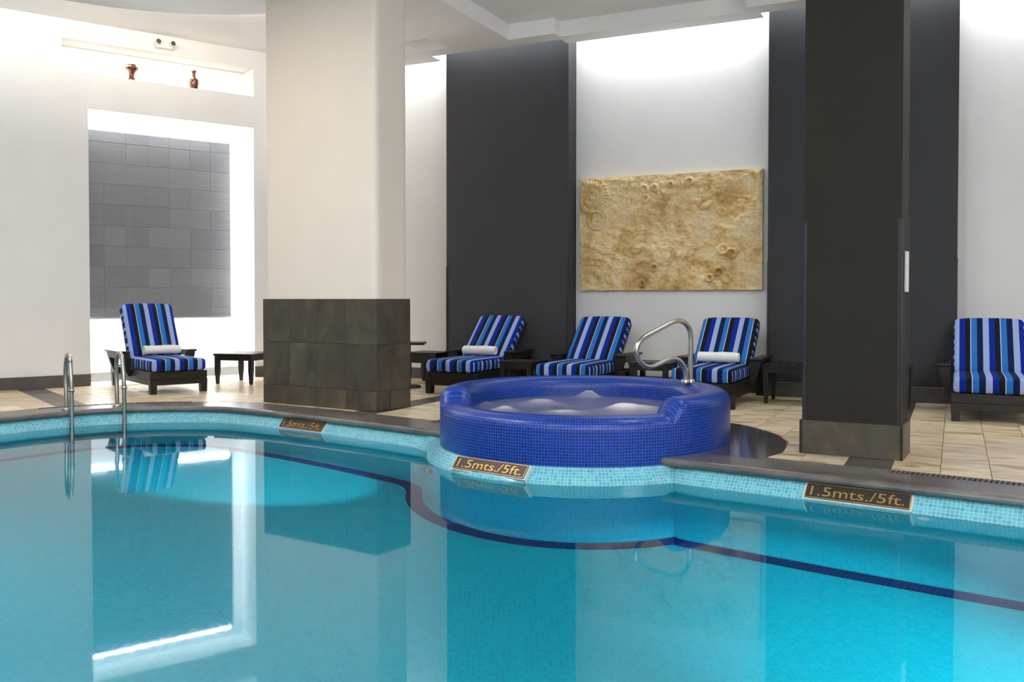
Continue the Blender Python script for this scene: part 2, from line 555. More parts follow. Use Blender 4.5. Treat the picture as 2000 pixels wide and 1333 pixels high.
# ------------------------------------------------------------------ ceiling
ceil = boxm('ceiling', (PL.x - .2, PR.x + .2, YB - .2, 13.0, Z_CEIL, Z_CEIL + .15), M['ceiling'])
tag(ceil, kind='structure')
W_SR, W_SP = 0.36, 0.53          # slot edge in front of white bays and of pilasters
W_FR, W_FP = 0.63, 0.77          # tray fascia likewise
U_T = -0.555                     # left side of the tray
U_H = -1.33                      # right end of the small hole
def uwpoly(lst): return [(lambda p: (p.x, p.y))(wr(u, d, 0)) for u, d in lst]
trims = []
def soffit(poly, z0=Z_SOF, z1=Z_CEIL + .02):
    bm = bmesh.new(); prism(bm, poly, z0, z1)
    o = link('trim_%d' % (len(trims) + 1), bm, M['ceiling']); tag(o, kind='structure'); trims.append(o)
EPS = .03
a0, a1 = pil[0]; b0, b1 = pil[1]
# strip between tray and light slot, one polygon that follows the jogs
strip = [(U_T, W_FP), (a1 + .06, W_FP), (a1 + .06, W_FR), (b0 - .12, W_FR), (b0 - .12, W_FP), (b1 + .06, W_FP), (b1 + .06, W_FR), (U_END, W_FR),
         (U_END, W_SR), (b1 + EPS, W_SR), (b1 + EPS, W_SP), (b0 - EPS, W_SP), (b0 - EPS, W_SR), (a1 + EPS, W_SR), (a1 + EPS, W_SP), (a0 - EPS, W_SP), (a0 - EPS, W_SR - .06),
         (U_COR + .3, W_SR - .06), (U_COR + .3, W_FP), (U_H, W_FP)]
soffit(uwpoly(strip))
# lowered ceiling left of the tray, with the round edge by the left wall
arc = []
cx_, cy_, R_ = -2.9, 6.95, 2.4
for k in range(33):
    a = math.radians(190 - k * (190 - 72) / 32)
    arc.append((cx_ + R_ * math.cos(a), cy_ + R_ * math.sin(a)))
P = lambda u, d: (wr(u, d, 0).x, wr(u, d, 0).y)
low = arc + [P(-2.1, 1.21), P(U_H, 1.21), P(U_H, W_FP), P(U_T, W_FP), P(U_T, 14.5)]
low = [p for p in low]
low += [(arc[0][0], YB)]
soffit(low)
# raised tray
soffit([P(U_T, W_FP), P(a1 + .06, W_FP), P(a1 + .06, W_FR), P(U_END, W_FR), (PR.x, YB), P(U_T, 14.5)], Z_TRAY)

# ------------------------------------------------------------------ light coves (fluorescent strips in the slot) and niche lamps
cove = [(U_COR + .2, a0 - .05, .15, 1.0), (a0, a1, PD + .09, 1.1), (a1 + .08, b0 - .05, .16, 1.6), (b0, b1, PD + .09, 1.1), (b1 + .05, U_END - .2, .16, 1.3)]
for a, b, d, k in cove:
    area('cove_light', wr((a + b) / 2, d, Z_CEIL - .03), (0, 0, -1), b - a, .09, P_COVE * k * (b - a), COOL, roll=ER)
for k in range(5):                                   # on top of the round soffit edge, grazing the left wall head
    a = math.radians(158 - k * 19)
    p = Vector((cx_ + (R_ + .03) * math.cos(a), cy_ + (R_ + .03) * math.sin(a), Z_SOF + .17))
    area('cove_light', p, (math.cos(a), math.sin(a), 1.2), .7, .05, P_RING, WARM if k > 1 else NEUT, roll=(-math.sin(a), math.cos(a), 0))
tm = lambda h, f: h[0] + (h[1] - h[0]) * f
for f in (0.30, 0.66):
    area('niche_light', wl(tm(n1, f), -.13, n1[3] - .012), (0, 0, -1), .16, .10, P_SLOT, WARM, roll=EL)
NP_D = -D2 + .10                                     # the tile panel stands off the niche back; strips glow from behind its edges
np_t1 = hl(452, 450, NP_D)[0]
np_z0 = .5 * (hl(172, 620, NP_D)[1] + hl(452, 619, NP_D)[1]); np_z1 = .5 * (hl(173, 252, NP_D)[1] + hl(450, 280, NP_D)[1])
np_m = (n2[0] + np_t1) / 2; np_w = np_t1 - n2[0]
area('niche_light', wl(np_m, NP_D - .02, np_z1 + .01), UP + NL * .5, np_w * .96, .06, P_NICHE * .55, NEUT, roll=EL)
area('niche_light', wl(np_t1 + .008, NP_D - .03, (np_z0 + np_z1) / 2), EL + NL * .35, .06, (np_z1 - np_z0) * .96, P_NICHE * .6, NEUT, roll=NL)
area('niche_light', wl(np_m, NP_D - .03, np_z0 - .01), NL * .15 - UP, np_w * .96, .06, P_NICHE * .7, NEUT, roll=EL)

def fill_downlight(x, y, z, watts, col, rad=.11):  # fittings out of view, added to bring up the room's brightness
    r = empty('fill_downlight', (x, y, z))
    bm = bmesh.new(); lathe(bm, [(rad, -.002), (rad + .03, -.006), (rad + .03, 0.0), (rad, 0)], 24)
    link('trim_ring', bm, M['white_plastic'], r)
    area('fill_downlight_lamp', (x, y, z - .008), (0, 0, -1), rad * 2, rad * 2, watts, col, disk=True).parent = None
    return r
dl = [(-3.1, 7.0, Z_SOF, 1.0, WARM), (-2.4, 5.6, Z_SOF, 1.2, NEUT), (-4.4, 4.5, Z_SOF, 1.0, NEUT), (-1.4, 3.0, Z_SOF, 1.0, NEUT), (-4.6, 1.5, Z_SOF, 1.0, NEUT),
      (2.0, 6.3, Z_TRAY, .6, NEUT), (4.6, 5.0, Z_TRAY, .7, NEUT), (1.2, 2.6, Z_TRAY, .9, NEUT), (4.2, 1.2, Z_TRAY, .9, NEUT), (0.5, -1.2, Z_TRAY, 1.0, NEUT),
      (-3.2, -1.4, Z_SOF, 1.0, NEUT), (-7.4, 4.6, Z_CEIL, .55, NEUT)]
for i, (x, y, z, k, c) in enumerate(dl):
    if x < -1 and z == Z_TRAY: z = Z_SOF
    tag(fill_downlight(x, y, z, P_DOWNFILL * k, c), 'added fill light shaped as a round white recessed ceiling downlight over the pool', 'fill_downlight', 'added ceiling fill lights')

# unseen bowl uplighters added behind the camera to brighten the ceiling
for k, x in enumerate((-5.5, -2.2, 1.2, 4.4)):
    r = empty('fill_uplighter', (x, YB + .001, 2.3)); tag(r, 'added fill light shaped as a white plaster bowl uplighter on the wall behind the camera', 'fill light', 'added fill uplighters behind the camera')
    bm = bmesh.new()
    prof = [(.02, -.14), (.10, -.12), (.17, -.06), (.20, .0), (.19, .0), (.16, -.05), (.0, -.10)]
    rows = [[bm.verts.new((q * math.cos(PI * i / 16), q * math.sin(PI * i / 16), z)) for i in range(17)] for q, z in prof]
    for A_, B_ in zip(rows, rows[1:]):
        for i in range(16): bm.faces.new((A_[i], A_[i + 1], B_[i + 1], B_[i]))
    bmesh.ops.remove_doubles(bm, verts=bm.verts, dist=1e-4)
    link('bowl', bm, M['white_plastic'], r, True)
    area('fill_uplighter_lamp', (x, YB + .09, 2.27), (0, .7, 1), .22, .10, P_UPFILL * (.8, 1, 2.4, 2.4)[k], NEUT)

# ------------------------------------------------------------------ pool outline
JC = Vector((0.524, 6.75, 0)); JR = 1.05
back = [unp(px, py, -.05) for px, py in ((0, 826), (100, 816), (200, 808.5), (300, 804.5), (400, 804), (450, 805.5), (540, 814), (630, 824), (765, 841), (850, 853))]
right = [unp(px, py, -.05) for px, py in ((1325, 912), (1580, 941), (1785, 965), (2000, 989))]
dR = (right[-1] - right[0]).normalized()
left_ext = [Vector((-4.9, 1.4, 0)), Vector((-5.0, 3.0, 0)), Vector((-4.95, 4.6, 0)), Vector((-4.95, 5.9, 0)), Vector((-4.85, 6.7, 0)), Vector((-4.66, 7.35, 0))]
bl = spline([Vector((p.x, p.y, 0)) for p in left_ext + back], 6)
a_s = math.atan2(bl[-1].y - JC.y, bl[-1].x - JC.x) % (2 * PI)
a_e = math.atan2(right[0].y - JC.y, right[0].x - JC.x) % (2 * PI)
JB = JR + .015
arcp = [JC + Vector((math.cos(a_s + (a_e - a_s) * k / 40), math.sin(a_s + (a_e - a_s) * k / 40), 0)) * JB for k in range(41)]
rt = [right[0] + dR * s for s in (.12, .4, .8, 1.2, 1.6, 2.0, 2.6, 3.4)]
rt = [Vector((p.x, p.y, 0)) for p in rt]
near = [Vector((rt[-1].x + .3, 1.4, 0))]
f0, f3 = bl[-4], arcp[5]                             # smooth fillet where the back edge runs into the tub
f1 = f0 + (bl[-4] - bl[-5]).normalized() * .20; f2 = f3 - (arcp[6] - arcp[5]).normalized() * .16
bez = [f0 * (1 - t) ** 3 + f1 * 3 * t * (1 - t) ** 2 + f2 * 3 * t * t * (1 - t) + f3 * t ** 3 for t in [k / 9 for k in range(1, 9)]]
OUT = bl[:-3] + bez + arcp[5:] + rt + near           # clockwise seen from above
area2 = sum(OUT[i].x * OUT[(i + 1) % len(OUT)].y - OUT[(i + 1) % len(OUT)].x * OUT[i].y for i in range(len(OUT)))
CW = area2 < 0
def normals(pts, closed=True):
    """inward (towards the water) normals with mitre length"""
    n = len(pts); out = []
    for i in range(n):
        a = pts[(i - 1) % n] if closed or i else pts[0]
        c = pts[(i + 1) % n] if closed or i < n - 1 else pts[-1]
        b = pts[i]
        d1 = (b - a); d2 = (c - b)
        if d1.length < 1e-6: d1 = d2
        if d2.length < 1e-6: d2 = d1
        d1.normalize(); d2.normalize()
        m1 = Vector((d1.y, -d1.x, 0)) if CW else Vector((-d1.y, d1.x, 0))
        m2 = Vector((d2.y, -d2.x, 0)) if CW else Vector((-d2.y, d2.x, 0))
        m = (m1 + m2)
        m = m.normalized() if m.length > 1e-3 else m1
        out.append(m / max(.5, m.dot(m1)))
    return out
NO = normals(OUT)
BAND = 0.085
def off(d): return [p + n * d for p, n in zip(OUT, NO)]

def basin():
    bm = bmesh.new(); uvl = bm.loops.layers.uv.new('UVMap')
    lv = [(-.12, -.046), (0.0, -.045), (BAND * .94, WATER_Z + .006), (BAND + .004, WATER_Z - .03), (BAND + .004, FLOOR_POOL)]
    n = len(OUT)
    cum = [0.0]
    for i in range(n): cum.append(cum[-1] + (OUT[(i + 1) % n] - OUT[i]).length)
    vcum = [0.0]
    for a, b in zip(lv, lv[1:]): vcum.append(vcum[-1] + math.hypot(a[0] - b[0], a[1] - b[1]))
    rings = [[bm.verts.new(p + UP * z) for p in off(d)] for d, z in lv]
    for k in range(len(lv) - 1):
        for i in range(n):
            j = (i + 1) % n
            f = bm.faces.new((rings[k][i], rings[k][j], rings[k + 1][j], rings[k + 1][i]))
            for l, (u, v) in zip(f.loops, ((cum[i], vcum[k]), (cum[i + 1], vcum[k]), (cum[i + 1], vcum[k + 1]), (cum[i], vcum[k + 1]))):
                l[uvl].uv = (u, v)
            f.material_index = 0 if k < 3 else 1
    f = bm.faces.new(rings[-1]); f.material_index = 1
    for l in f.loops: l[uvl].uv = (l.vert.co.x, l.vert.co.y)
    bmesh.ops.triangulate(bm, faces=[f])
    return link('pool_basin', bm, [M['band_mosaic'], M['pool_mosaic']])
pool = tag(basin(), 'free-form swimming pool basin lined with aqua mosaic', 'pool', kind='structure')

bm = bmesh.new(); uvl = bm.loops.layers.uv.new('UVMap')
ra = [bm.verts.new(p + UP * (FLOOR_POOL + .004)) for p in off(BAND + .03)]
rb = [bm.verts.new(p + UP * (FLOOR_POOL + .004)) for p in off(BAND + .15)]
n = len(OUT); cu = 0.0
for i in range(n):
    j = (i + 1) % n
    L = (OUT[j] - OUT[i]).length
    f = bm.faces.new((ra[i], ra[j], rb[j], rb[i]))
    for l, uv in zip(f.loops, ((cu, 0), (cu + L, 0), (cu + L, .12), (cu, .12))): l[uvl].uv = uv
    cu += L
link('floor_line', bm, M['navy_mosaic'], pool)

bm = bmesh.new()
bm.faces.new([bm.verts.new(p + UP * WATER_Z) for p in off(BAND + .002)])
wat = link('pool_water', bm, M['water'])
if wat.data.polygons[0].normal.z < 0: wat.data.flip_normals()
tag(wat, 'still turquoise water filling the swimming pool', 'water', kind='stuff')

# underwater lamps; the wide ones are fill added to brighten the whole pool
def pool_fill_lamp(p, nrm, label, watts, dz=-.75, dirz=-.5):
    nrm = nrm.normalized()
    ang = math.atan2(nrm.y, nrm.x)
    pos = Vector((p.x, p.y, dz)) + nrm * (BAND + .004)
    r = empty('underwater_lamp', pos, ang)
    def disc(name, prof, mat):
        bm = bmesh.new(); lathe(bm, prof, 24)
        bmesh.ops.rotate(bm, verts=bm.verts, cent=(0, 0, 0), matrix=Matrix.Rotation(PI / 2, 3, 'Y'))
        link(name, bm, mat, r, True)
    disc('housing_ring', [(.10, 0), (.135, 0), (.135, .012), (.125, .02), (.10, .02)], M['steel'])
    disc('lens', [(.10, .004), (.10, .014), (.05, .022), (0, .024)], M['pool_fill_lamp'])
    area('pool_light', pos + nrm * .04, nrm + UP * dirz, .18, .18, watts, (.80, .97, 1.0), spread=math.radians(100), disk=True)
    tag(r, label, 'pool lamp')
def near_out(px, py, z=-.05):
    p = unp(px, py, z); i = min(range(len(OUT)), key=lambda k: (OUT[k] - Vector((p.x, p.y, 0))).length)
    return Vector((p.x, p.y, 0)), NO[i]
pool_fill_lamp(Vector((-3.0, 1.4, 0)), Vector((0, 1, 0)), 'added underwater fill light in near pool wall, left of the camera', P_POOL * 1.3, -.40, -.65)
pool_fill_lamp(Vector((.2, 1.4, 0)), Vector((0, 1, 0)), 'added underwater fill light in near pool wall, right of the camera', P_POOL * .7, -.40, -.65)
pool_fill_lamp(Vector((-4.96, 4.6, 0)), Vector((1, 0, 0)), 'added underwater fill light in the left pool wall', P_POOL * .75, -.40, -.45)
def pool_beam(p, nrm, target, watts, spread, label):
    nrm = nrm.normalized(); pos = Vector(p) + nrm * (BAND + .004)
    r = empty('underwater_lamp', pos, math.atan2(nrm.y, nrm.x)); tag(r, label, 'pool lamp')
    bm = bmesh.new(); lathe(bm, [(.07, 0), (.10, 0), (.10, .012), (.09, .02), (.07, .02)], 24)
    bmesh.ops.rotate(bm, verts=bm.verts, cent=(0, 0, 0), matrix=Matrix.Rotation(PI / 2, 3, 'Y'))
    link('housing_ring', bm, M['steel'], r, True)
    area('pool_light', pos + nrm * .03, Vector(target) - pos, .12, .12, watts, (.80, .97, 1.0), spread=spread, disk=True)
qa = math.radians(196)
pool_beam((JC.x + JB * math.cos(qa), JC.y + JB * math.sin(qa), -.42), Vector((math.cos(qa), math.sin(qa), 0)), (-1.65, 7.0, FLOOR_POOL), P_POOL * 2.2, math.radians(50), 'underwater lamp below the whirlpool wall, lighting the back corner')
pool_beam((2.6, 1.4, -.3), Vector((0, 1, 0)), (1.95, 3.3, FLOOR_POOL), P_POOL * 1.8, math.radians(42), 'underwater lamp in near pool wall, far right of the camera')

# small round wall inlet
p, nn = near_out(1812, 968)
bm = bmesh.new(); lathe(bm, [(.0, .012), (.012, .012), (.018, .006), (.03, .008), (.034, 0)], 20)
o = link('return_inlet', bm, M['white_plastic'], None, True)
o.location = Vector((p.x, p.y, -.22)) + nn.normalized() * (BAND + .005)
o.rotation_euler = (0, PI / 2, math.atan2(nn.y, nn.x))
tag(o, 'small round white water inlet in pool wall below right plaque', 'inlet')

# ------------------------------------------------------------------ coping
COPW = 0.28
GRW = 0.115
def sweep(name, pts, nrm, prof, mat, parent=None, smooth=True):
    bm = bmesh.new()
    rows = [[bm.verts.new(p + n_ * d + UP * z) for d, z in prof] for p, n_ in zip(pts, nrm)]
    k = len(prof)
    for a, b in zip(rows, rows[1:]):
        for i in range(k):
            j = (i + 1) % k
            bm.faces.new((a[i], a[j], b[j], b[i]))
    bm.faces.new(rows[0]); bm.faces.new(rows[-1][::-1])
    return link(name, bm, mat, parent)
cp = [(-COPW, -.05), (-COPW, -.004), (-COPW + .004, 0), (.015, 0), (.030, -.004), (.040, -.014), (.043, -.025), (.040, -.037), (.030, -.047), (.015, -.05)]
coping = empty('pool_coping', (0, 0, 0)); tag(coping, 'dark stone coping with rounded nose around the pool', 'coping', kind='structure')
blx = bl + [bl[-1] + (bl[-1] - bl[-5]).normalized() * .10]
sweep('coping_edge', blx, normals(blx, False), cp, M['coping'], coping)
r_start = Vector((right[0].x, right[0].y, 0)) - dR * .12; r_start.z = 0
nr = normals([r_start] + rt + near, False)
sweep('coping_edge', [r_start] + rt + near, nr, cp, M['coping'], coping)
bm = bmesh.new(); prism(bm, [(OUT[0].x - .33, 1.43), (OUT[0].x - .33, 1.05), (near[0].x + .35, 1.05), (near[0].x + .35, 1.43)], -.05, -.001)
link('coping_edge', bm, M['coping'], coping)
# stone ring round the whirlpool
R_RING = 1.43
bm = bmesh.new()
aa = [a_e - 2 * PI - .02 + k * ((a_s + .02) - (a_e - 2 * PI - .02)) / 60 for k in range(61)]
nRt = Vector((-dR.y, dR.x, 0)); nRt = nRt if nRt.y > 0 else -nRt
dLt = (bl[-1] - bl[-5]).normalized(); nLt = Vector((-dLt.y, dLt.x, 0)); nLt = nLt if nLt.y > 0 else -nLt
def ring_r(a):
    d = Vector((math.cos(a), math.sin(a), 0)); r = R_RING
    for o_, n_ in ((Vector((right[0].x, right[0].y, 0)), nRt), (bl[-1], nLt)):
        if d.dot(n_) < -1e-4: r = min(r, (JC - o_).dot(n_) / -d.dot(n_))
    return max(1.0, r)
rg = [[bm.verts.new((JC.x + (r_ or ring_r(a)) * math.cos(a), JC.y + (r_ or ring_r(a)) * math.sin(a), z_)) for a in aa] for r_, z_ in ((.99, -.002), (0, -.002), (0, -.03))]
for A_, B_ in zip(rg, rg[1:]):
    for i in range(60): bm.faces.new((A_[i], B_[i], B_[i + 1], A_[i + 1]))
link('ring_paving', bm, M['wet_coping'], coping)

# ------------------------------------------------------------------ slotted drain grates along the coping
def resample(pts, step):
    out = [pts[0]]; acc = 0.0
    for a, b in zip(pts, pts[1:]):
        L = (b - a).length; d = step - acc
        while d <= L:
            out.append(a + (b - a) * (d / L)); d += step
        acc = (acc + L) % step
    return out
def grate(pts, label):
    nrm = normals(pts, False)
    g = empty('drain_grate', pts[len(pts) // 2] - nrm[len(pts) // 2] * (COPW + .04)); tag(g, label, 'drain')
    base = g.location.copy()
    P_ = [p - base for p in pts]
    for q in ([(-COPW - GRW + .002, -.03), (-COPW - GRW + .002, -.001), (-COPW - GRW + .010, -.001), (-COPW - GRW + .010, -.03)], [(-COPW - .009, -.03), (-COPW - .009, -.001), (-COPW - .001, -.001), (-COPW - .001, -.03)]):
        sweep('rail', P_, nrm, q, M['grate'], g)
    sweep('channel', P_, nrm, [(-COPW - GRW, -.05), (-COPW - GRW, -.010), (-COPW, -.010), (-COPW, -.05)], M['pit'], g)
    bm = bmesh.new()
    rs = resample(P_, .027)
    for a, b in zip(rs, rs[1:]):
        t = (b - a).normalized(); m = Vector((t.y, -t.x, 0)) if CW else Vector((-t.y, t.x, 0))
        obox(bm, a - m * (COPW + GRW - .009) - UP * .009, t * .012, m * (GRW - .017), UP * .008)
    tag(link('slat', bm, M['grate'], g), kind='stuff')
def cut(pts, lo, hi, step=.1):
    rs = resample(pts, step)
    return [p for p in rs if lo <= 1000 + 1800 * p.x / max(p.y, .1) <= hi]
def band(pts):
    if len(pts) > 1:
        sweep('coping_band', pts, normals(pts, False), [(-COPW - GRW, -.04), (-COPW - GRW, -.004), (-COPW - .0005, -.004), (-COPW - .0005, -.04)], M['coping'], coping)
pxo = lambda p: 1000 + F_PX * p.x / max(p.y, .1)
RS = resample([r_start] + rt, .1)
k = next(i for i, p in enumerate(RS) if pxo(p) >= 1690)
band(RS[:k + 1])
grate(RS[k:], 'long slotted grey drain grate along the right pool coping')
LS = resample(bl, .1)
k0 = next(i for i, p in enumerate(LS) if p.y > 5 and pxo(p) >= 95); k1 = next(i for i, p in enumerate(LS) if p.y > 5 and pxo(p) >= 330)
band(LS[:k0 + 1]); band(LS[k1:] + [bl[-1]])
grate(LS[k0:k1 + 1], 'short curved slotted drain grate behind the pool ladder')

# ------------------------------------------------------------------ floor
bm = bmesh.new()
outer = [(PL.x, YB), (PR.x, YB), (PR.x, PR.y), tuple(P_COR.xy), tuple(PL.xy)]
lo_ = [bm.verts.new((x, y, -.012)) for x, y in outer]
li_ = [bm.verts.new(p + UP * -.012) for p in off(-.06)]
ed = [bm.edges.new((L[i], L[(i + 1) % len(L)])) for L in (lo_, li_) for i in range(len(L))]
bmesh.ops.triangle_fill(bm, use_beauty=True, use_dissolve=False, edges=ed)
floor = link('floor', bm, M['floor_base']); tag(floor, kind='structure')
if floor.data.polygons[0].normal.z < 0: floor.data.flip_normals()
bm = bmesh.new(); obox(bm, wl(n2[0], 0, -.03), EL * (n2[1] - n2[0]), -NL * D2, UP * .028)
link('niche_floor', bm, M['travertine'], floor)

def sd_pool(p):
    """distance to the dark stone edge (positive on the tiled deck) and its gradient"""
    best, g = 1e9, None
    for i in range(len(OUT)):
        a, b = OUT[i], OUT[(i + 1) % len(OUT)]
        ab = b - a
        t = max(0, min(1, (p - a).dot(ab) / max(ab.length_squared, 1e-9)))
        q = a + ab * t
        d = (p - q).length
        if d < best: best, g = d, (p - q)
    inside = False
    for i in range(len(OUT)):
        a, b = OUT[i], OUT[(i + 1) % len(OUT)]
        if (a.y > p.y) != (b.y > p.y) and p.x < (b.x - a.x) * (p.y - a.y) / (b.y - a.y) + a.x: inside = not inside
    if inside: return -best, Vector((0, 0, 0))
    return best, g.normalized() if best > 1e-6 else Vector((0, 0, 0))

def clip(poly, o, n_):
    out = []
    for i in range(len(poly)):
        a, b = poly[i], poly[(i + 1) % len(poly)]
        da, db = (a - o).dot(n_), (b - o).dot(n_)
        if da >= 0: out.append(a)
        if (da >= 0) != (db >= 0): out.append(a + (b - a) * (da / (da - db)))
    return out

def in_room(p):
    return (p - WL0).dot(NL) > .0 and (p - WR0).dot(NR) > .0 and p.x > PL.x and p.x < PR.x
TW, TLn = 0.264, 0.528
tiles = []
mid_n = Vector((-1, 0.08, 0)).normalized(); mid_o = Vector((-2.62, 9.0, 0))
def lay(e, f, o, side, dark_idx, i0, i1, j0, j1):
    for i in range(i0, i1):
        for j in range(j0, j1):
            sh = (j0 + (0.5 if i % 2 else 0.0))
            c0 = o + e * (i * TW) + f * ((j + (.5 if i % 2 else 0)) * TLn)
            g = .0018
            poly = [c0 + e * g + f * g, c0 + e * (TW - g) + f * g, c0 + e * (TW - g) + f * (TLn - g), c0 + e * g + f * (TLn - g)]
            c = c0 + e * TW / 2 + f * TLn / 2
            if c.y < 3.0 or c.y > 12.6 or abs(c.x) > .62 * c.y + .4: continue
            poly = clip(poly, mid_o, mid_n * side)
            poly = clip(poly, WL0, NL) if poly else poly
            poly = clip(poly, WR0, NR) if poly else poly
            if len(poly) < 3: continue
            c = sum(poly, Vector()) / len(poly)
            d, gr = sd_pool(c)
            lim = COPW + GRW + .002
            if d < -0.0: continue
            if d < lim + .6:
                poly = clip(poly, c + gr * (lim - d), gr)
                if len(poly) < 3: continue
            dj = c - JC; dj.z = 0
            if dj.length < R_RING + .5:
                g2 = dj.normalized()
                poly = clip(poly, JC + g2 * (R_RING + .003), g2)
                if len(poly) < 3: continue
            if any(sd_pool(q)[0] < COPW * .4 for q in poly): continue
            tiles.append((poly, i in dark_idx, c, e))
u0 = -.071
oR = Vector((0, 0, 0)) + ER * 0
# right grid: u measured from the world origin along ER
lay(ER, -NR, ER * u0 - NR * 3.0, -1, {-2, -18, 14}, -40, 26, 0, 24)
uL = (unp(96, 775, 0)).dot(EL)
lay(EL, -NL, EL * (uL - TW / 2) - NL * 4.0 + Vector((0, 0, 0)), 1, {0, 16}, -26, 30, -4, 34)
tiles.sort(key=lambda t: t[2].length)
def near_score(t):
    c = t[2]
    return c.length
visible = []
far_bm = bmesh.new(); far_dark = bmesh.new()
for k, (poly, dark, c, e) in enumerate(tiles):
    px = 1000 + 1800 * c.x / c.y
    small = len(visible) >= 296 or not (-60 < px < 2060) or c.y > 10.6
    if small:
        prism(far_dark if dark else far_bm, poly, -.012, -.0015)
    else:
        bm = bmesh.new()
        ang = math.atan2(e.y, e.x)
        rot = Matrix.Rotation(-ang, 3, 'Z')
        prism(bm, [rot @ (p - c) for p in poly], -.010, -.0015 + random.uniform(-.0006, .0006))
        o = link('tile', bm, M['dark_tile' if dark else 'travertine'], floor)
        o.location = (c.x, c.y, 0); o.rotation_euler = (0, 0, ang)
        visible.append(o)
tag(link('far_tiles', far_bm, M['travertine'], floor), kind='stuff')
tag(link('far_dark_tiles', far_dark, M['dark_tile'], floor), kind='stuff')

# ------------------------------------------------------------------ pillars
def pillar(name, F, L, R, label):
    """F nearest corner, L and R neighbours (ground points)"""
    root = empty(name, F)
    tag(root, label, 'pillar')
    return root, (L - F), (R - F)

def rounded(poly, r, k=5):
    out = []
    n = len(poly)
    for i in range(n):
        a, b, c = poly[i - 1], poly[i], poly[(i + 1) % n]
        d1 = (a - b).normalized(); d2 = (c - b).normalized()
        p1, p2 = b + d1 * r, b + d2 * r
        for s in range(k + 1):
            t = s / k
            out.append(p1 * (1 - t) ** 2 + b * 2 * t * (1 - t) + p2 * t * t)
    return out

Fp, Lp, Rp = unp(735, 805), unp(514.5, 785.5), unp(802, 795.5)
root, vL, vR = pillar('tiled_pillar', Fp, Lp, Rp, 'broad cream plaster pillar with dark slate tiled base beside the pool')
sq = [Vector((0, 0, 0)), vR, vR + vL, vL]
ins = .014
cen = (vL + vR) / 2
shr = lambda p, d: p - Vector((math.copysign(1, 1), 0, 0)) * 0 + (cen - p).normalized() * d
eL, eR = vL.normalized(), vR.normalized()
def inset(d): return [eL * d + eR * d, vR - eR * d + eL * d, vR - eR * d + vL - eL * d, vL - eL * d + eR * d]
ZW = 1.005
bm = bmesh.new(); prism(bm, rounded(inset(.012), .07), ZW - .02, Z_SOF + .3); link('shaft', bm, M['column_plaster'], root, False)
bm = bmesh.new(); prism(bm, inset(.022), 0.0, ZW - .004); link('core', bm, M['pit'], root)
rows = [(0, .178), (.178, .592), (.592, ZW)]
def clad(o, v, nout, ncol, splits=None):
    L = v.length; e = v.normalized()
    cuts = splits or [k / ncol for k in range(ncol + 1)]
    for a, b in zip(cuts, cuts[1:]):
        for z0, z1 in rows:
            bm = bmesh.new(); g = .0014
            obox(bm, Vector((0, 0, 0)), e * ((b - a) * L - 2 * g), -nout * .022, UP * (z1 - z0 - 2 * g))
            bmesh.ops.bevel(bm, geom=bm.edges[:], offset=.0015, segments=1, affect='EDGES')
            t = link('tile', bm, M['slate'], root)
            t.location = o + e * (a * L + g) + UP * (z0 + g)
nF = -eR; nS = -eL
clad(Vector((0, 0, 0)), vL, nF, 4)
clad(Vector((0, 0, 0)), vR, nS, 2, [0, .42, 1])
clad(vL, vR, eL, 2)
clad(vR, vL, eR, 4)

Fp, Lp = unp(1763, 901), unp(1561, 884.5)
vL = Lp - Fp; wdt = vL.length
vR = Vector((-vL.y, vL.x, 0)); vR = (vR if vR.y > 0 else -vR).normalized() * .35
root, vL, vR = pillar('dark_pillar', Fp, Lp, Fp + vR, 'square charcoal painted pillar with slate skirting at right of pool')
eL, eR = vL.normalized(), vR.normalized()
bm = bmesh.new(); prism(bm, inset(.018), 0.18, Z_TRAY + .1); link('shaft', bm, M['dark_column'], root)
ZS = .215
for o_, v_, n_ in ((Vector((0, 0, 0)), vL, -eR), (Vector((0, 0, 0)), vR, -eL), (vL, vR, eL), (vR, vL, eR)):
    bm = bmesh.new(); obox(bm, Vector((0, 0, 0)), v_, -n_ * .0179, UP * ZS)
    t = link('skirting_slab', bm, M['slate'], root); t.location = o_
for q in inset(.018):
    s1 = eL if q.dot(eL) < wdt / 2 else -eL
    s2 = eR if q.dot(eR) < .17 else -eR
    bm = bmesh.new()
    obox(bm, q - s1 * .004 - s2 * .004 + UP * ZS, s1 * .024, s2 * .004, UP * (1.495 - ZS))
    obox(bm, q - s1 * .004 - s2 * .004 + UP * ZS, s1 * .004, s2 * .024, UP * (1.495 - ZS))
    link('corner_guard', bm, M['black_guard'], root)
sgn = empty('wall_notice', Fp + eR * .175 + eL * .018, math.atan2(eR.y, eR.x))
zt, zb = 1 + (HOR - 493) / F_PX * (Fp.y + .25), 1 + (HOR - 571) / F_PX * (Fp.y + .25)
tag(sgn, 'narrow white notice board fixed to the side of charcoal pillar', 'sign')
boxm('board', (-.045, .045, -.018, -.002, zb, zt), M['white_plastic'], sgn, bev=.003)
boxm('backing', (-.035, .035, -.003, .0, zb + .02, zt - .02), M['black_guard'], sgn)

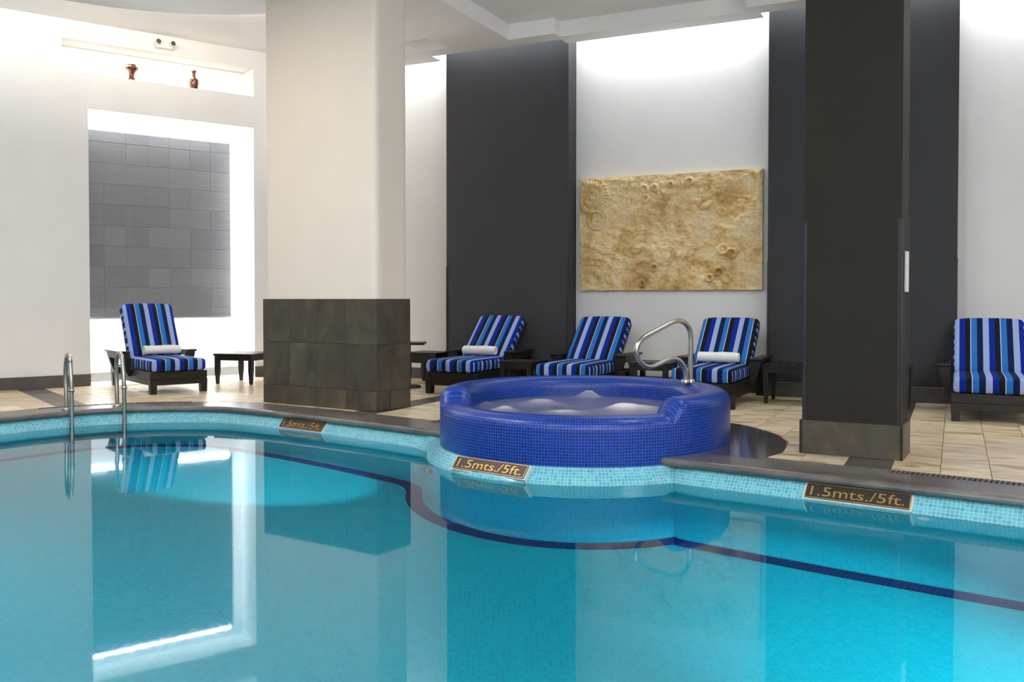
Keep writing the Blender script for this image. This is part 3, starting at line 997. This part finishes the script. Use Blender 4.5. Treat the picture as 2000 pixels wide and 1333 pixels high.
# ------------------------------------------------------------------ whirlpool
def whirl():
    root = empty('whirlpool_tub', (JC.x, JC.y, 0))
    tag(root, 'round raised whirlpool tub clad in cobalt blue mosaic beside pool', 'whirlpool')
    NA = 180
    HI, LO = .365, .262
    th0, th1 = math.radians(187), math.radians(298)
    def hgt(a):
        a %= 2 * PI
        w_ = math.radians(4.5)
        s = lambda x: max(0, min(1, x)) ** 2 * (3 - 2 * max(0, min(1, x)))
        k = s((a - th0 + w_) / w_) * s((th1 + w_ * 1.4 - a) / (w_ * 1.4))
        return HI - (HI - LO) * k
    bm = bmesh.new(); uvl = bm.loops.layers.uv.new('UVMap')
    cols = []
    for i in range(NA):
        a = 2 * PI * i / NA
        h = hgt(a)
        pr = [(JR, -.05), (JR, h - .085)]
        for k in range(1, 7):
            t = k / 6 * PI / 2
            pr.append((JR - .105 + .105 * math.cos(t), h - .085 + .085 * math.sin(t)))
        for k in range(0, 7):
            t = k / 6 * PI / 2
            pr.append((JR - .13 - .10 * math.sin(t), h - .10 + .10 * math.cos(t)))
        pr += [(JR - .24, 0.05), (JR - .26, -.03)]
        vc = [pr[0][1]]
        for p_, q_ in zip(pr, pr[1:]): vc.append(vc[-1] + math.hypot(q_[0] - p_[0], q_[1] - p_[1]))
        cols.append(([bm.verts.new((r * math.cos(a), r * math.sin(a), z)) for r, z in pr], vc, pr))
    for i in range(NA):
        A, va, pa = cols[i]; B, vb, pb = cols[(i + 1) % NA]
        a0_, a1_ = 2 * PI * i / NA * JR, 2 * PI * (i + 1) / NA * JR
        for k in range(len(A) - 1):
            f = bm.faces.new((A[k], B[k], B[k + 1], A[k + 1]))
            f.smooth = True
            for l, uv in zip(f.loops, ((a0_, va[k]), (a1_, vb[k]), (a1_, vb[k + 1]), (a0_, va[k + 1]))): l[uvl].uv = uv
    link('mosaic_rim', bm, M['blue_mosaic'], root)
    return root
tub = whirl()

def bubbling():
    n, R = 90, JR - .235
    zb = .205
    sp = [unp(940, 785, .22), unp(985, 800, .22), unp(1055, 788, .22), (unp(1150, 772, .22)), unp(1255, 800, .22), unp(1340, 782, .22), unp(1210, 800, .22), unp(1100, 803, .22)]
    am = [.055, .045, .045, .085, .040, .05, .035, .02]; sg = [.05, .065, .12, .06, .13, .055, .09, .10]
    vs, fs, fo = [], [], []
    NRr = 48
    for i in range(NRr + 1):
        for k in range(n):
            r = R * i / NRr; a = 2 * PI * k / n
            x, y = JC.x + r * math.cos(a), JC.y + r * math.sin(a)
            h = 0; f = 0
            for s_, A_, g_ in zip(sp, am, sg):
                e_ = math.exp(-((x - s_.x) ** 2 + (y - s_.y) ** 2) / (2 * g_ * g_))
                h += A_ * e_; f += e_ * (.8 if g_ > .1 else 1.0)
            nz = noise.noise(Vector((x * 7, y * 7, 3.1))) * .5 + noise.noise(Vector((x * 17, y * 17, 1.7))) * .25
            h = h * (1 + .35 * nz) + .006 * nz
            edge = min(1, (R - r) / .12)
            vs.append((x - JC.x, y - JC.y, zb + h * edge))
            fo.append(max(0, min(1, .10 + f * .70 * edge + nz * .25)))
    for i in range(NRr):
        for k in range(n):
            j = (k + 1) % n
            fs.append((i * n + k, (i + 1) * n + k, (i + 1) * n + j, i * n + j))
    o = raw('whirlpool_water', vs, fs, M['foam'], None, True)
    at = o.data.attributes.new('foam', 'FLOAT', 'POINT')
    at.data.foreach_set('value', fo)
    o.location = (JC.x, JC.y, 0)
    tag(o, 'frothing bubbling water inside the blue whirlpool tub', 'water', kind='stuff')
bubbling()

# handrail of the whirlpool: drawn in a vertical plane that runs from rim towards the tub's middle
def rail():
    B = unp(1349, 748, .36); B.z = 0
    d = (JC + Vector((-.1, -.25, 0)) - B); d.z = 0; d.normalize()
    nrm = Vector((d.y, -d.x, 0))
    def on(px, py):
        r = ray(px, py); c = Vector((0, 0, CAM_H))
        t = (B - c).dot(nrm) / r.dot(nrm)
        return c + r * t
    pts = [on(1349, 748.5), on(1349, 720), on(1349, 680), on(1349, 655), on(1345, 640), on(1336, 630), on(1324, 627), on(1312, 630), on(1290, 642), on(1264, 656), on(1251, 666),
           on(1244, 679), on(1244, 695), on(1250, 707), on(1260, 715), on(1273, 717), on(1288, 711), on(1304, 703), on(1318, 701), on(1329, 707), on(1336, 718), on(1339, 732), on(1339, 748)]
    root = empty('grab_rail', (B.x, B.y, .33)); tag(root, 'looped stainless steel grab rail on the whirlpool rim', 'handrail')
    bm = bmesh.new(); tube(bm, [p - Vector((B.x, B.y, .33)) for p in spline(pts, 5)], .0198, 14)
    link('rail_tube', bm, M['steel'], root, True)
    for p in (pts[0], pts[-1]):
        bm = bmesh.new(); lathe(bm, [(.017, .028), (.03, .026), (.034, .018), (.034, .0)], 20, (p.x - B.x, p.y - B.y, .031))
        link('flange', bm, M['steel'], root, True)
rail()

# pool ladder rails
ladder_root = empty('pool_ladder', unp(180, 797, 0)); tag(ladder_root, 'polished steel pool ladder with two arched grab rails', 'ladder')
LO = ladder_root.location.copy()
def ladder(front, backp, zt_):
    pf, pb = unp(*front, WATER_Z), unp(*backp, 0)
    o = Vector((pb.x, pb.y, 0)) - LO
    dn = (pf - pb); dn.z = 0
    L = dn.length; dn.normalize()
    A = lambda s, z: o + dn * s + UP * z
    pts = [A(0, 0), A(-.005, .12), A(-.02, .25), A(-.02, .35), A(.0, .43), A(.045, zt_ - .01), A(.10, zt_), A(.155, zt_ - .03), A(L * .8, .42), A(L * .95, .30), A(L, .17), A(L, 0), A(L, -.4), A(L, -1.0)]
    bm = bmesh.new(); tube(bm, spline(pts, 6), .019, 14)
    rl = link('grab_tube', bm, M['steel'], ladder_root, True)
    bm = bmesh.new(); lathe(bm, [(.019, .022), (.036, .02), (.04, .01), (.04, 0)], 20, o)
    link('flange', bm, M['steel'], rl, True)
    bm = bmesh.new(); lathe(bm, [(.019, -.012), (.024, -.012), (.024, .012), (.019, .012)], 16, A(L, .19))
    link('joint_collar', bm, M['steel'], rl, True)
ladder((140.5, 836), (130, 801), .50)
ladder((243, 828), (229, 794), .50)
g0, g1 = unp(140.5, 836, WATER_Z), unp(243, 828, WATER_Z)
for z in (-.42, -.70, -.98):
    bm = bmesh.new()
    v = (g1 - g0); v.z = 0
    obox(bm, Vector((0, 0, z)), v, Vector((v.y, -v.x, 0)).normalized() * .07, UP * .025)
    st = link('step', bm, M['steel'], ladder_root); st.location = Vector((g0.x, g0.y, 0)) - LO

# ------------------------------------------------------------------ depth plaques
def edge_at(px):
    best = None
    for a, b in zip(OUT, OUT[1:]):
        pa, pb = [1000 + F_PX * q.x / (q.y * math.cos(PITCH) + 1.05 * math.sin(PITCH)) for q in (a, b)]
        if a.y > 3 and b.y > 3 and min(pa, pb) <= px <= max(pa, pb) and abs(pb - pa) > 1e-6:
            c = a + (b - a) * ((px - pa) / (pb - pa))
            if best is None or c.y < best.y: best = c
    return best
def plaque(xl, xr, label, proud=.003):
    a, b = edge_at(xl), edge_at(xr)
    z_top = -.061
    e = (b - a); e.z = 0; wdt = e.length; e.normalize()
    n_ = Vector((e.y, -e.x, 0))                                   # towards the camera / water
    a = a + n_ * .015
    dwn = (n_ * BAND * .94 - UP * .089).normalized()
    out = e.cross(dwn); out = out if out.z > 0 else -out
    h = .092
    mat = Matrix((e, -dwn, out)).transposed().to_4x4()
    root = empty('depth_plaque', (0, 0, 0)); root.matrix_world = Matrix.Translation(Vector((a.x, a.y, z_top)) + e * wdt / 2 + dwn * h / 2 + out * proud) @ mat
    tag(root, label, 'sign', 'pool depth plaques')
    boxm('grout_bed', (-wdt / 2 - .012, wdt / 2 + .012, -h / 2 - .008, h / 2 + .004, -.006 - proud, .001), M['grout_white'], root)
    boxm('plate', (-wdt / 2, wdt / 2, -h / 2, h / 2, 0, .008), M['plaque'], root)
    bm = bmesh.new(); q = .004
    for d in ((-wdt / 2, wdt / 2, h / 2 - q, h / 2, .008, .0105), (-wdt / 2, wdt / 2, -h / 2, -h / 2 + q, .008, .0105), (-wdt / 2, -wdt / 2 + q, -h / 2, h / 2, .008, .0105), (wdt / 2 - q, wdt / 2, -h / 2, h / 2, .008, .0105)):
        box(bm, *d)
    link('border', bm, M['brass'], root)
    cu = bpy.data.curves.new('lettering', 'FONT')
    cu.body = '1.5mts./5ft.'; cu.align_x = 'CENTER'; cu.align_y = 'CENTER'; cu.size = .1; cu.extrude = .0012; cu.resolution_u = 3
    to = bpy.data.objects.new('tmp_text', cu); COL.objects.link(to)
    dg = bpy.context.evaluated_depsgraph_get()
    me = bpy.data.meshes.new_from_object(to.evaluated_get(dg))
    bpy.data.objects.remove(to)
    xs = [v.co.x for v in me.vertices]; ys = [v.co.y for v in me.vertices]
    sx = (wdt * .90) / (max(xs) - min(xs)); sy = (h * .66) / (max(ys) - min(ys))
    mx, my = (max(xs) + min(xs)) / 2, (max(ys) + min(ys)) / 2
    for v in me.vertices: v.co = ((v.co.x - mx) * sx, (v.co.y - my) * sy, v.co.z + .009)
    me.materials.clear(); me.materials.append(M['brass'])
    lo = bpy.data.objects.new('lettering', me); COL.objects.link(lo); lo.parent = root
plaque(559, 641, 'far small bronze depth plaque reading 1.5mts./5ft. below the tiled pillar')
plaque(902, 1040, 'bronze depth plaque reading 1.5mts./5ft. below the blue whirlpool', .024)
plaque(1580, 1785, 'nearest bronze depth plaque reading 1.5mts./5ft. below the dark pillar')

# ------------------------------------------------------------------ carved relief
def relief():
    ua, ub = hr(1135.5, 500)[0], hr(1491, 500)[0]
    z0, z1 = hr(1312, 567)[1], .5 * (hr(1135, 352)[1] + hr(1490, 330)[1])
    Wd, Hd = ub - ua, z1 - z0
    nx, nz = 190, 118
    def H(s, t):                                       # s, t in metres from the lower left
        v = .028 * noise.fractal(Vector((s * 2.2, t * 2.6, .3)), 1.0, 2.0, 6) + .014 * noise.noise(Vector((s * 9 + t * 6, t * 14, 4)))
        v += .007 * noise.noise(Vector((s * 26, t * 34, 2)))
        def pix(px, py): return ((px - 70) / 1690 * Wd, Hd * (1 - ((py - (215 - 120 * (px - 70) / 1690)) / (1220 - (215 - 120 * (px - 70) / 1690)))))
        for px, py, r_, typ in ((715, 385, .058, 'd'), (700, 290, .05, 'd'), (800, 285, .05, 'd'), (945, 250, .042, 'd'), (1120, 225, .055, 'd'), (800, 1015, .05, 'd'), (1425, 845, .07, 'd'), (1300, 1110, .05, 'd'), (1385, 1050, .05, 'd'), (1450, 1110, .065, 'd'), (680, 1160, .045, 'd'), (1500, 880, .06, 'd'),
                                (200, 370, .19, 's'), (240, 575, .12, 's'), (640, 840, .10, 'l'), (1270, 440, .085, 'l'), (1290, 860, .10, 'c')):
            x0, y0 = pix(px, py)
            dx, dy = s - x0, t - y0
            d = math.hypot(dx, dy)
            if d > r_ * 1.6: continue
            q = d / r_
            if typ == 'd':
                v += .030 * math.exp(-((q - .72) / .25) ** 2) - .022 * math.exp(-(q / .25) ** 2)
            elif typ == 's' and q < 1.15:
                a = math.atan2(dy, dx)
                ph = (q * 2.3 - a / (2 * PI)) % 1.0
                fade = min(1, (1.15 - q) / .15)
                v += fade * (.016 * math.sin(ph * PI) + .007 * math.sin(a * 30) * q)
            elif typ == 'l':
                ex = (dx * .85 + dy * .52) / r_; ey = (-dx * .52 + dy * .85) / (r_ * .5)
                e_ = math.hypot(ex, ey)
                v += .022 * math.exp(-(e_ / .8) ** 4) - .010 * math.exp(-((e_ - 1.05) / .15) ** 2)
            else:
                v -= .020 * math.exp(-(q / .7) ** 4)
        return v
    vs, fs = [], []
    for j in range(nz + 1):
        for i in range(nx + 1):
            s, t = Wd * i / nx, Hd * j / nz
            ed_ = min(s, Wd - s, t, Hd - t)
            k = min(1, ed_ / .03)
            jit = .006 * noise.noise(Vector((s * 8, t * 8, 9))) if ed_ < 1e-6 else 0
            vs.append((s - Wd / 2 + (jit if t not in (0, Hd) else 0), -(.055 + H(s, t) * k), t - Hd / 2 + (jit if t in (0, Hd) else 0)))
    for j in range(nz):
        for i in range(nx):
            a = j * (nx + 1) + i
            fs.append((a, a + 1, a + nx + 2, a + nx + 1))
    loop = [i for i in range(nx + 1)] + [(j * (nx + 1) + nx) for j in range(1, nz + 1)] + [nz * (nx + 1) + i for i in range(nx - 1, -1, -1)] + [j * (nx + 1) for j in range(nz - 1, 0, -1)]
    b0_ = len(vs)
    for i in loop: vs.append((vs[i][0], 0.0, vs[i][2]))
    for k in range(len(loop)):
        m = (k + 1) % len(loop)
        fs.append((loop[m], loop[k], b0_ + k, b0_ + m))
    o = raw('carved_relief', vs, fs, M['relief'])
    o.location = wr((ua + ub) / 2, 0.002, (z0 + z1) / 2); o.rotation_euler = (0, 0, AR)
    tag(o, 'large ochre stone relief panel carved with fossils on white wall', 'relief')
relief()

# ------------------------------------------------------------------ ribbed tile panel inside the tall niche
def niche_panel():
    d = NP_D
    t0, t1, z0, z1 = n2[0] + .004, np_t1, np_z0, np_z1
    root = empty('feature_panel', wl((t0 + t1) / 2, d - .045, z0), AL)
    tag(root, 'tall backlit panel of ribbed grey tiles inside the white niche', 'wall panel')
    wd = t1 - t0
    boxm('backing', (-wd / 2, wd / 2, .0, .04, 0, z1 - z0), M['tile_grout'], root)
    rowh = (z1 - z0) / 9.0
    zs = [0, rowh * .47] + [rowh * (.47 + k) for k in range(1, 9)] + [z1 - z0]
    mod = wd / 7.0
    rnd = random.Random(3)
    for k, (a, b) in enumerate(zip(zs, zs[1:])):
        i = 0
        while i < 7:
            ln = rnd.choice((1, 1, 2)); ln = min(ln, 7 - i)
            g = .0022
            o = boxm('tile', (g, ln * mod - g, 0, .005 + rnd.uniform(-.0006, .0006), g, b - a - g), M['ribbed'], root)
            o.location = (-wd / 2 + i * mod, -.0045, a)
            i += ln
niche_panel()

# ------------------------------------------------------------------ vases and emergency lamp on left wall
def vase(px, prof, label, sc):
    t = hl(px, 160, -.10)[0]
    bm = bmesh.new(); lathe(bm, [(r * sc, z * sc) for r, z in prof], 28)
    o = link('vase', bm, M['vase'], None, True)
    p = wl(t, -.07, n1[2]); o.location = p
    tag(o, label, 'vase', 'vases in the lit wall slot')
vase(256, [(0, 0), (.046, 0), (.05, .012), (.036, .03), (.032, .07), (.04, .10), (.07, .128), (.078, .148), (.07, .165), (.05, .172), (.046, .178), (.056, .19), (.05, .188), (.03, .17), (0, .12)],
     'squat brown and gold vase with flared shoulders in the lit wall slot', 1.0)
vase(377, [(0, 0), (.044, 0), (.05, .01), (.056, .06), (.058, .10), (.05, .125), (.026, .142), (.02, .165), (.022, .195), (.034, .225), (.03, .226), (.014, .20), (0, .16)],
     'slender-necked brown and gold vase in the lit wall slot', 1.02)
def emergency():
    t, z = hl(321, 87, .06)
    r = empty('emergency_light', wl(t, 0, z), AL); tag(r, 'white twin-head emergency light above the wall slot', 'emergency light')
    boxm('housing', (-.10, .10, -.075, 0, -.045, .05), M['white_plastic'], r, bev=.01, seg=2)
    for x in (-.085, .085):
        bm = bmesh.new(); lathe(bm, [(0, .03), (.026, .028), (.032, .03), (.036, .02), (.034, -.02), (.02, -.035), (0, -.036)], 20)
        bmesh.ops.rotate(bm, verts=bm.verts, cent=(0, 0, 0), matrix=Matrix.Rotation(PI / 2, 3, 'X'))
        h = link('lamp_head', bm, M['white_plastic'], r, True); h.location = (x, -.095, .012)
        bm = bmesh.new(); lathe(bm, [(0, .0345), (.018, .0335), (.028, .031), (.028, .027)], 20)
        bmesh.ops.rotate(bm, verts=bm.verts, cent=(0, 0, 0), matrix=Matrix.Rotation(PI / 2, 3, 'X'))
        link('lens', bm, M['lens'], h, True)
emergency()

# ------------------------------------------------------------------ loungers
CW_ = .58
def cushion(name, L, T, mats, parent, crown=0.0, taper=0.0):
    """padded striped slab: x across, y along, z thickness; rounded edges; slot 0 top bands, slot 1 boxing"""
    bm = bmesh.new(); uvl = bm.loops.layers.uv.new('UVMap')
    nx, ny, nz = 12, 14, 5
    def shape(u, v, w_):
        x, y, z = (u - .5) * CW_, v * L, w_ * T
        r = .035
        ex = max(0, abs(x) - (CW_ / 2 - r)); ey = max(0, r - y, y - (L - r)); ez = max(0, r - z, z - (T - r))
        m = math.sqrt(ex * ex + ey * ey + ez * ez)
        cnt = (ex > 0) + (ey > 0) + (ez > 0)
        if cnt >= 2 and m > 0:
            s = max(ex, ey, ez) / m
            x = math.copysign(CW_ / 2 - r + ex * s, x) if ex else x
            y = (r - ey * s if y < r else L - r + ey * s) if ey else y
            z = (r - ez * s if z < r else T - r + ez * s) if ez else z
        puff = (1 - (2 * u - 1) ** 4) * (1 - (2 * v - 1) ** 6) * .012
        if w_ > .5: z += puff
        if taper: y -= taper * (2 * u - 1) ** 4 * v ** 8
        return Vector((x, y, z))
    def cuts(n, L_):
        a = .012 / L_; b = .035 / L_
        return [0, a, b] + [b + (1 - 2 * b) * k / (n - 4) for k in range(1, n - 4)] + [1 - b, 1 - a, 1]
    us, vs_, ws = cuts(nx, CW_), cuts(ny, L), [0, .1, .3, .7, .9, 1]
    cache = {}
    def V(i, j, k):
        key = (i, j, k)
        if key not in cache: cache[key] = bm.verts.new(shape(us[i], vs_[j], ws[k]))
        return cache[key]
    I, J, K = len(us) - 1, len(vs_) - 1, len(ws) - 1
    def face(q, mi):
        f = bm.faces.new([V(*c) for c in q]); f.material_index = mi; f.smooth = True
        for l, c in zip(f.loops, q):
            l[uvl].uv = (us[c[0]] * CW_, vs_[c[1]] * L) if mi == 0 else (vs_[c[1]] * L, ws[c[2]] * T)
    for i in range(I):
        for j in range(J):
            face(((i, j, K), (i + 1, j, K), (i + 1, j + 1, K), (i, j + 1, K)), 0)
            face(((i, j, 0), (i, j + 1, 0), (i + 1, j + 1, 0), (i + 1, j, 0)), 0)
        for k in range(K):
            face(((i, 0, k), (i + 1, 0, k), (i + 1, 0, k + 1), (i, 0, k + 1)), 0)
            face(((i, J, k), (i, J, k + 1), (i + 1, J, k + 1), (i + 1, J, k)), 0)
    for j in range(J):
        for k in range(K):
            face(((0, j, k), (0, j, k + 1), (0, j + 1, k + 1), (0, j + 1, k)), 1)
            face(((I, j, k), (I, j + 1, k), (I, j + 1, k + 1), (I, j, k + 1)), 1)
    return link(name, bm, mats, parent)

SW = CW_ / 12.0
def lounger(pos, rz, ang, order, offs, label, seatL=.90, backL=.68):
    root = empty('sun_lounger', pos, rz)
    tag(root, label, 'sun lounger', 'striped sun loungers round the pool')
    W = M['espresso']
    hw = .30
    boxm('front_board', (-hw, hw, 0, .03, .152, .232), W, root, bev=.004)
    boxm('front_rail', (-hw + .006, hw - .006, .005, .028, .09, .1535), W, root, bev=.003)
    for s in (-1, 1):
        x0, x1 = sorted((s * hw, s * (hw - .03)))
        boxm('side_board', (x0, x1, .032, 1.42, .152, .232), W, root, bev=.004)
        boxm('side_rail', (x0 + .004, x1 - .004, .032, 1.42, .09, .1535), W, root, bev=.003)
        for y in (0.002, 1.36):
            bm = bmesh.new(); x0, x1 = sorted((s * (hw + .004), s * (hw - .07)))
            prism(bm, [(x0, y), (x1, y), (x1, y + .07), (x0, y + .07)], 0, .15)
            for v in bm.verts:
                if v.co.z < .01: v.co.x = s * (hw - .033) + (v.co.x - s * (hw - .033)) * .86
            link('leg', bm, W, root)
        # arm: flat board on a tapering curved bracket
        x0, x1 = sorted((s * (hw + .012), s * (hw + .125)))
        boxm('armrest', (x0, x1, .64, 1.24, .405, .43), W, root, bev=.008, seg=2)
        prof = [(hw + .002, .15), (hw + .03, .15), (hw + .055, .20), (hw + .085, .29), (hw + .108, .37), (hw + .112, .4045), (hw + .014, .4045), (hw + .002, .30)]
        for ya, yb in ((.665, .72), (1.14, 1.19)):
            bm = bmesh.new()
            lo = [bm.verts.new((s * x, ya, z)) for x, z in prof]; hi = [bm.verts.new((s * x, yb, z)) for x, z in prof]
            bm.faces.new(lo); bm.faces.new(hi[::-1])
            for i in range(len(prof)):
                j = (i + 1) % len(prof)
                bm.faces.new((lo[i], lo[j], hi[j], hi[i]))
            link('arm_bracket', bm, W, root)
        x0, x1 = sorted((s * (hw + .088), s * (hw + .108)))
        boxm('arm_apron', (x0, x1, .72, 1.14, .345, .4045), W, root)
    boxm('rear_board', (-hw, hw, 1.42, 1.45, .12, .232), W, root, bev=.004)
    for k in range(9):
        boxm('deck_slat', (-hw + .03, hw - .03, .05 + k * .095, .12 + k * .095, .205, .228), W, root)
    mats = [stripes('stripe_top', order, 0, SW, offs), stripes('stripe_boxing', order, 0, SW * .8, .02)]
    seat = cushion('seat_cushion', seatL, .125, mats, root)
    seat.location = (0, -.012, .233)
    bc = cushion('back_cushion', backL, .095, mats, root, taper=.025)
    piv = Vector((0, .82, .285))
    bc.location = piv; bc.rotation_euler = (ang, 0, 0)
    fr = empty('tmp'); bpy.data.objects.remove(fr)
    bf = boxm('backrest_frame', (-.28, .28, .0, backL - .03, -.032, -.004), W, root, bev=.004)
    bf.location = piv; bf.rotation_euler = (ang, 0, 0)
    e1 = piv + Vector((0, math.cos(ang), math.sin(ang))) * (backL * .55) + Vector((0, .02, -.03))
    for s in (-1, 1):
        bm = bmesh.new(); tube(bm, [e1 + Vector((s * .2, 0, 0)), Vector((s * .2, min(1.40, e1.y + .10), .20))], .012, 8)
        link('back_prop', bm, W, root)
    return root

bR = Vector((-NR.x, -NR.y, 0))
def front_from(px, py, side=-1):       # ground point of a front leg -> front centre
    return unp(px, py) - ER * (.30 * side)
LG = []
pL1 = unp(293, 770.5) + (unp(407, 765.5) - unp(293, 770.5)) * .5
l1 = (pL1, AL + math.radians(1.5), math.radians(62), FWD, -.0)
lounger(*l1, 'blue striped sun lounger in front of the tall lit niche', backL=.72)
p2 = unp(831, 768.5) + ER * .30
p4 = unp(1434, 801) - ER * .30
p3 = unp(1046, 711, .358) + ER * .29; p3.z = 0
p5 = unp(1857.5, 823) + ER * .30
lounger(p2, AR, math.radians(44), FWD, 0, 'blue striped sun lounger with rolled towel before the left grey pilaster')
lounger(p3, AR, math.radians(44), FWD, SW * 3, 'blue striped sun lounger without a towel, under the carved relief')
lounger(p4, AR, math.radians(44), REV, 0, 'blue striped sun lounger with towel behind the steel grab rail')
lounger(p5, AR, math.radians(44), FWD, 0, 'blue striped sun lounger cut off by the right frame edge', backL=.70)

# ------------------------------------------------------------------ rolled towels
def towel(pos, rz, label, L=.40):
    bm = bmesh.new()
    seg, turns = 84, 3.2
    r0, r1 = .012, .047
    th = .0105
    def P2(s, o_): 
        a = s * turns * 2 * PI
        r = r0 + (r1 - r0) * s + o_
        return r * math.cos(a), r * math.sin(a)
    rings = []
    ys = [-.5, -.49, -.3, -.1, .1, .3, .49, .5]
    for yi, y in enumerate(ys):
        sag = .003 * math.sin(y * 9) - (.003 if abs(y) > .485 else 0)
        row = []
        for k in range(seg + 1):
            x, z = P2(k / seg, sag * (k / seg))
            row.append(bm.verts.new((y * L, x, z * .95)))
        for k in range(seg, -1, -1):
            x, z = P2(k / seg, th * .9 + sag * (k / seg))
            row.append(bm.verts.new((y * L, x, z * .95)))
        rings.append(row)
    n_ = len(rings[0])
    for a, b in zip(rings, rings[1:]):
        for k in range(n_): bm.faces.new((a[k], a[(k + 1) % n_], b[(k + 1) % n_], b[k]))
    for row, fl in ((rings[0], 0), (rings[-1], 1)):
        for k in range(seg):
            q = (row[k], row[k + 1], row[n_ - 2 - k], row[n_ - 1 - k])
            bm.faces.new(q if fl else q[::-1])
    o = link('rolled_towel', bm, M['towel'], None, True)
    o.location = pos; o.rotation_euler = (0, 0, rz)
    tag(o, label, 'towel', 'rolled towels on loungers')
    return o
def on_seat(p, a, dy, dx=0): 
    return Vector((p.x, p.y, 0)) + Vector((math.cos(a), math.sin(a), 0)) * dx + Vector((-math.sin(a), math.cos(a), 0)) * dy + UP * .430
towel(on_seat(l1[0], l1[1], .70, .05), l1[1], 'rolled white towel on the lounger before the lit niche')
towel(on_seat(p2, AR, .67, 0), AR, 'rolled white towel on the lounger at the left grey pilaster')
towel(on_seat(p4, AR, .67, 0), AR, 'rolled white towel on the lounger behind the grab rail')

# ------------------------------------------------------------------ side tables
def table(pos, rz, wx, wy, label, h=.36, name='side_table', apron=.055, inset_=0.0):
    r = empty(name, pos, rz); tag(r, label, 'table', 'dark wooden side tables')
    W = M['espresso']
    k = max(4, round(wx / .085))
    sw = (wx - .0) / k
    boxm('top_frame', (0, wx, 0, wy, h - .026, h - .012), W, r)
    for i in range(k):
        boxm('top_slat', (i * sw + .004, (i + 1) * sw - .004, 0, wy, h - .0118, h), W, r, bev=.002)
    for d in ((.02, wx - .02, .018, .036), (.02, wx - .02, wy - .036, wy - .018), (.018, .036, .037, wy - .037), (wx - .036, wx - .018, .037, wy - .037)):
        boxm('apron', (*d, h - .026 - apron, h - .0265), W, r)
    for x in (.012, wx - .062):
        for y in (.012, wy - .062):
            bm = bmesh.new()
            c = (x + .025, y + .025)
            vs = []
            for z, s in ((h - .027, .025), (h * .45, .025), (0, .015)):
                vs.append([bm.verts.new((c[0] + a * s, c[1] + b * s, z)) for a, b in ((-1, -1), (1, -1), (1, 1), (-1, 1))])
            for A, B in zip(vs, vs[1:]):
                for i in range(4): bm.faces.new((A[i], B[i], B[(i + 1) % 4], A[(i + 1) % 4]))
            bm.faces.new(vs[0]); bm.faces.new(vs[-1][::-1])
            link('leg', bm, W, r)
    return r
tA, tB = unp(425, 750), unp(489.5, 752)
eT = (tB - tA).normalized()
table(tA - eT * .04 - Vector((-eT.y, eT.x, 0)) * .03, math.atan2(eT.y, eT.x), (tB - tA).length + .08, .56, 'dark wooden side table between niche lounger and tiled pillar')
pos = p2 + ER * .46 + bR * .12
table(p2 + ER * .47 + bR * .20, AR, .38, .42, 'dark wooden side table between the first two loungers behind the whirlpool', .355)
table(p3 + ER * .47 + bR * .60, AR, .42, .42, 'dark wooden side table behind the steel grab rail', .36)
tq = unp(1488, 787.5)
table(tq - ER * .0 - bR * .03, AR, 1.32, .47, 'long dark slatted bench table behind the charcoal pillar', .375, 'slatted_bench')
q = unp(852, 690, .37); q.z = 0
table(q - ER * .44, AR, .44, .42, 'low dark side table half hidden behind the tiled pillar', .37, apron=.10)
# pedestal table by the pillar
q = unp(803, 757)
r = empty('pedestal_table', (q.x - .03, q.y, 0)); tag(r, 'small dark pedestal table peeping out behind tiled pillar', 'table')
bm = bmesh.new(); lathe(bm, [(0, 0), (.14, 0), (.145, .012), (.13, .026), (.05, .034), (0, .034)], 28); link('base', bm, M['espresso'], r, False)
bm = bmesh.new(); lathe(bm, [(.028, .03), (.028, .49)], 16); link('post', bm, M['espresso'], r, True)
boxm('table_top', (-.2, .19, -.17, .17, .488, .515), M['espresso'], r, bev=.004)
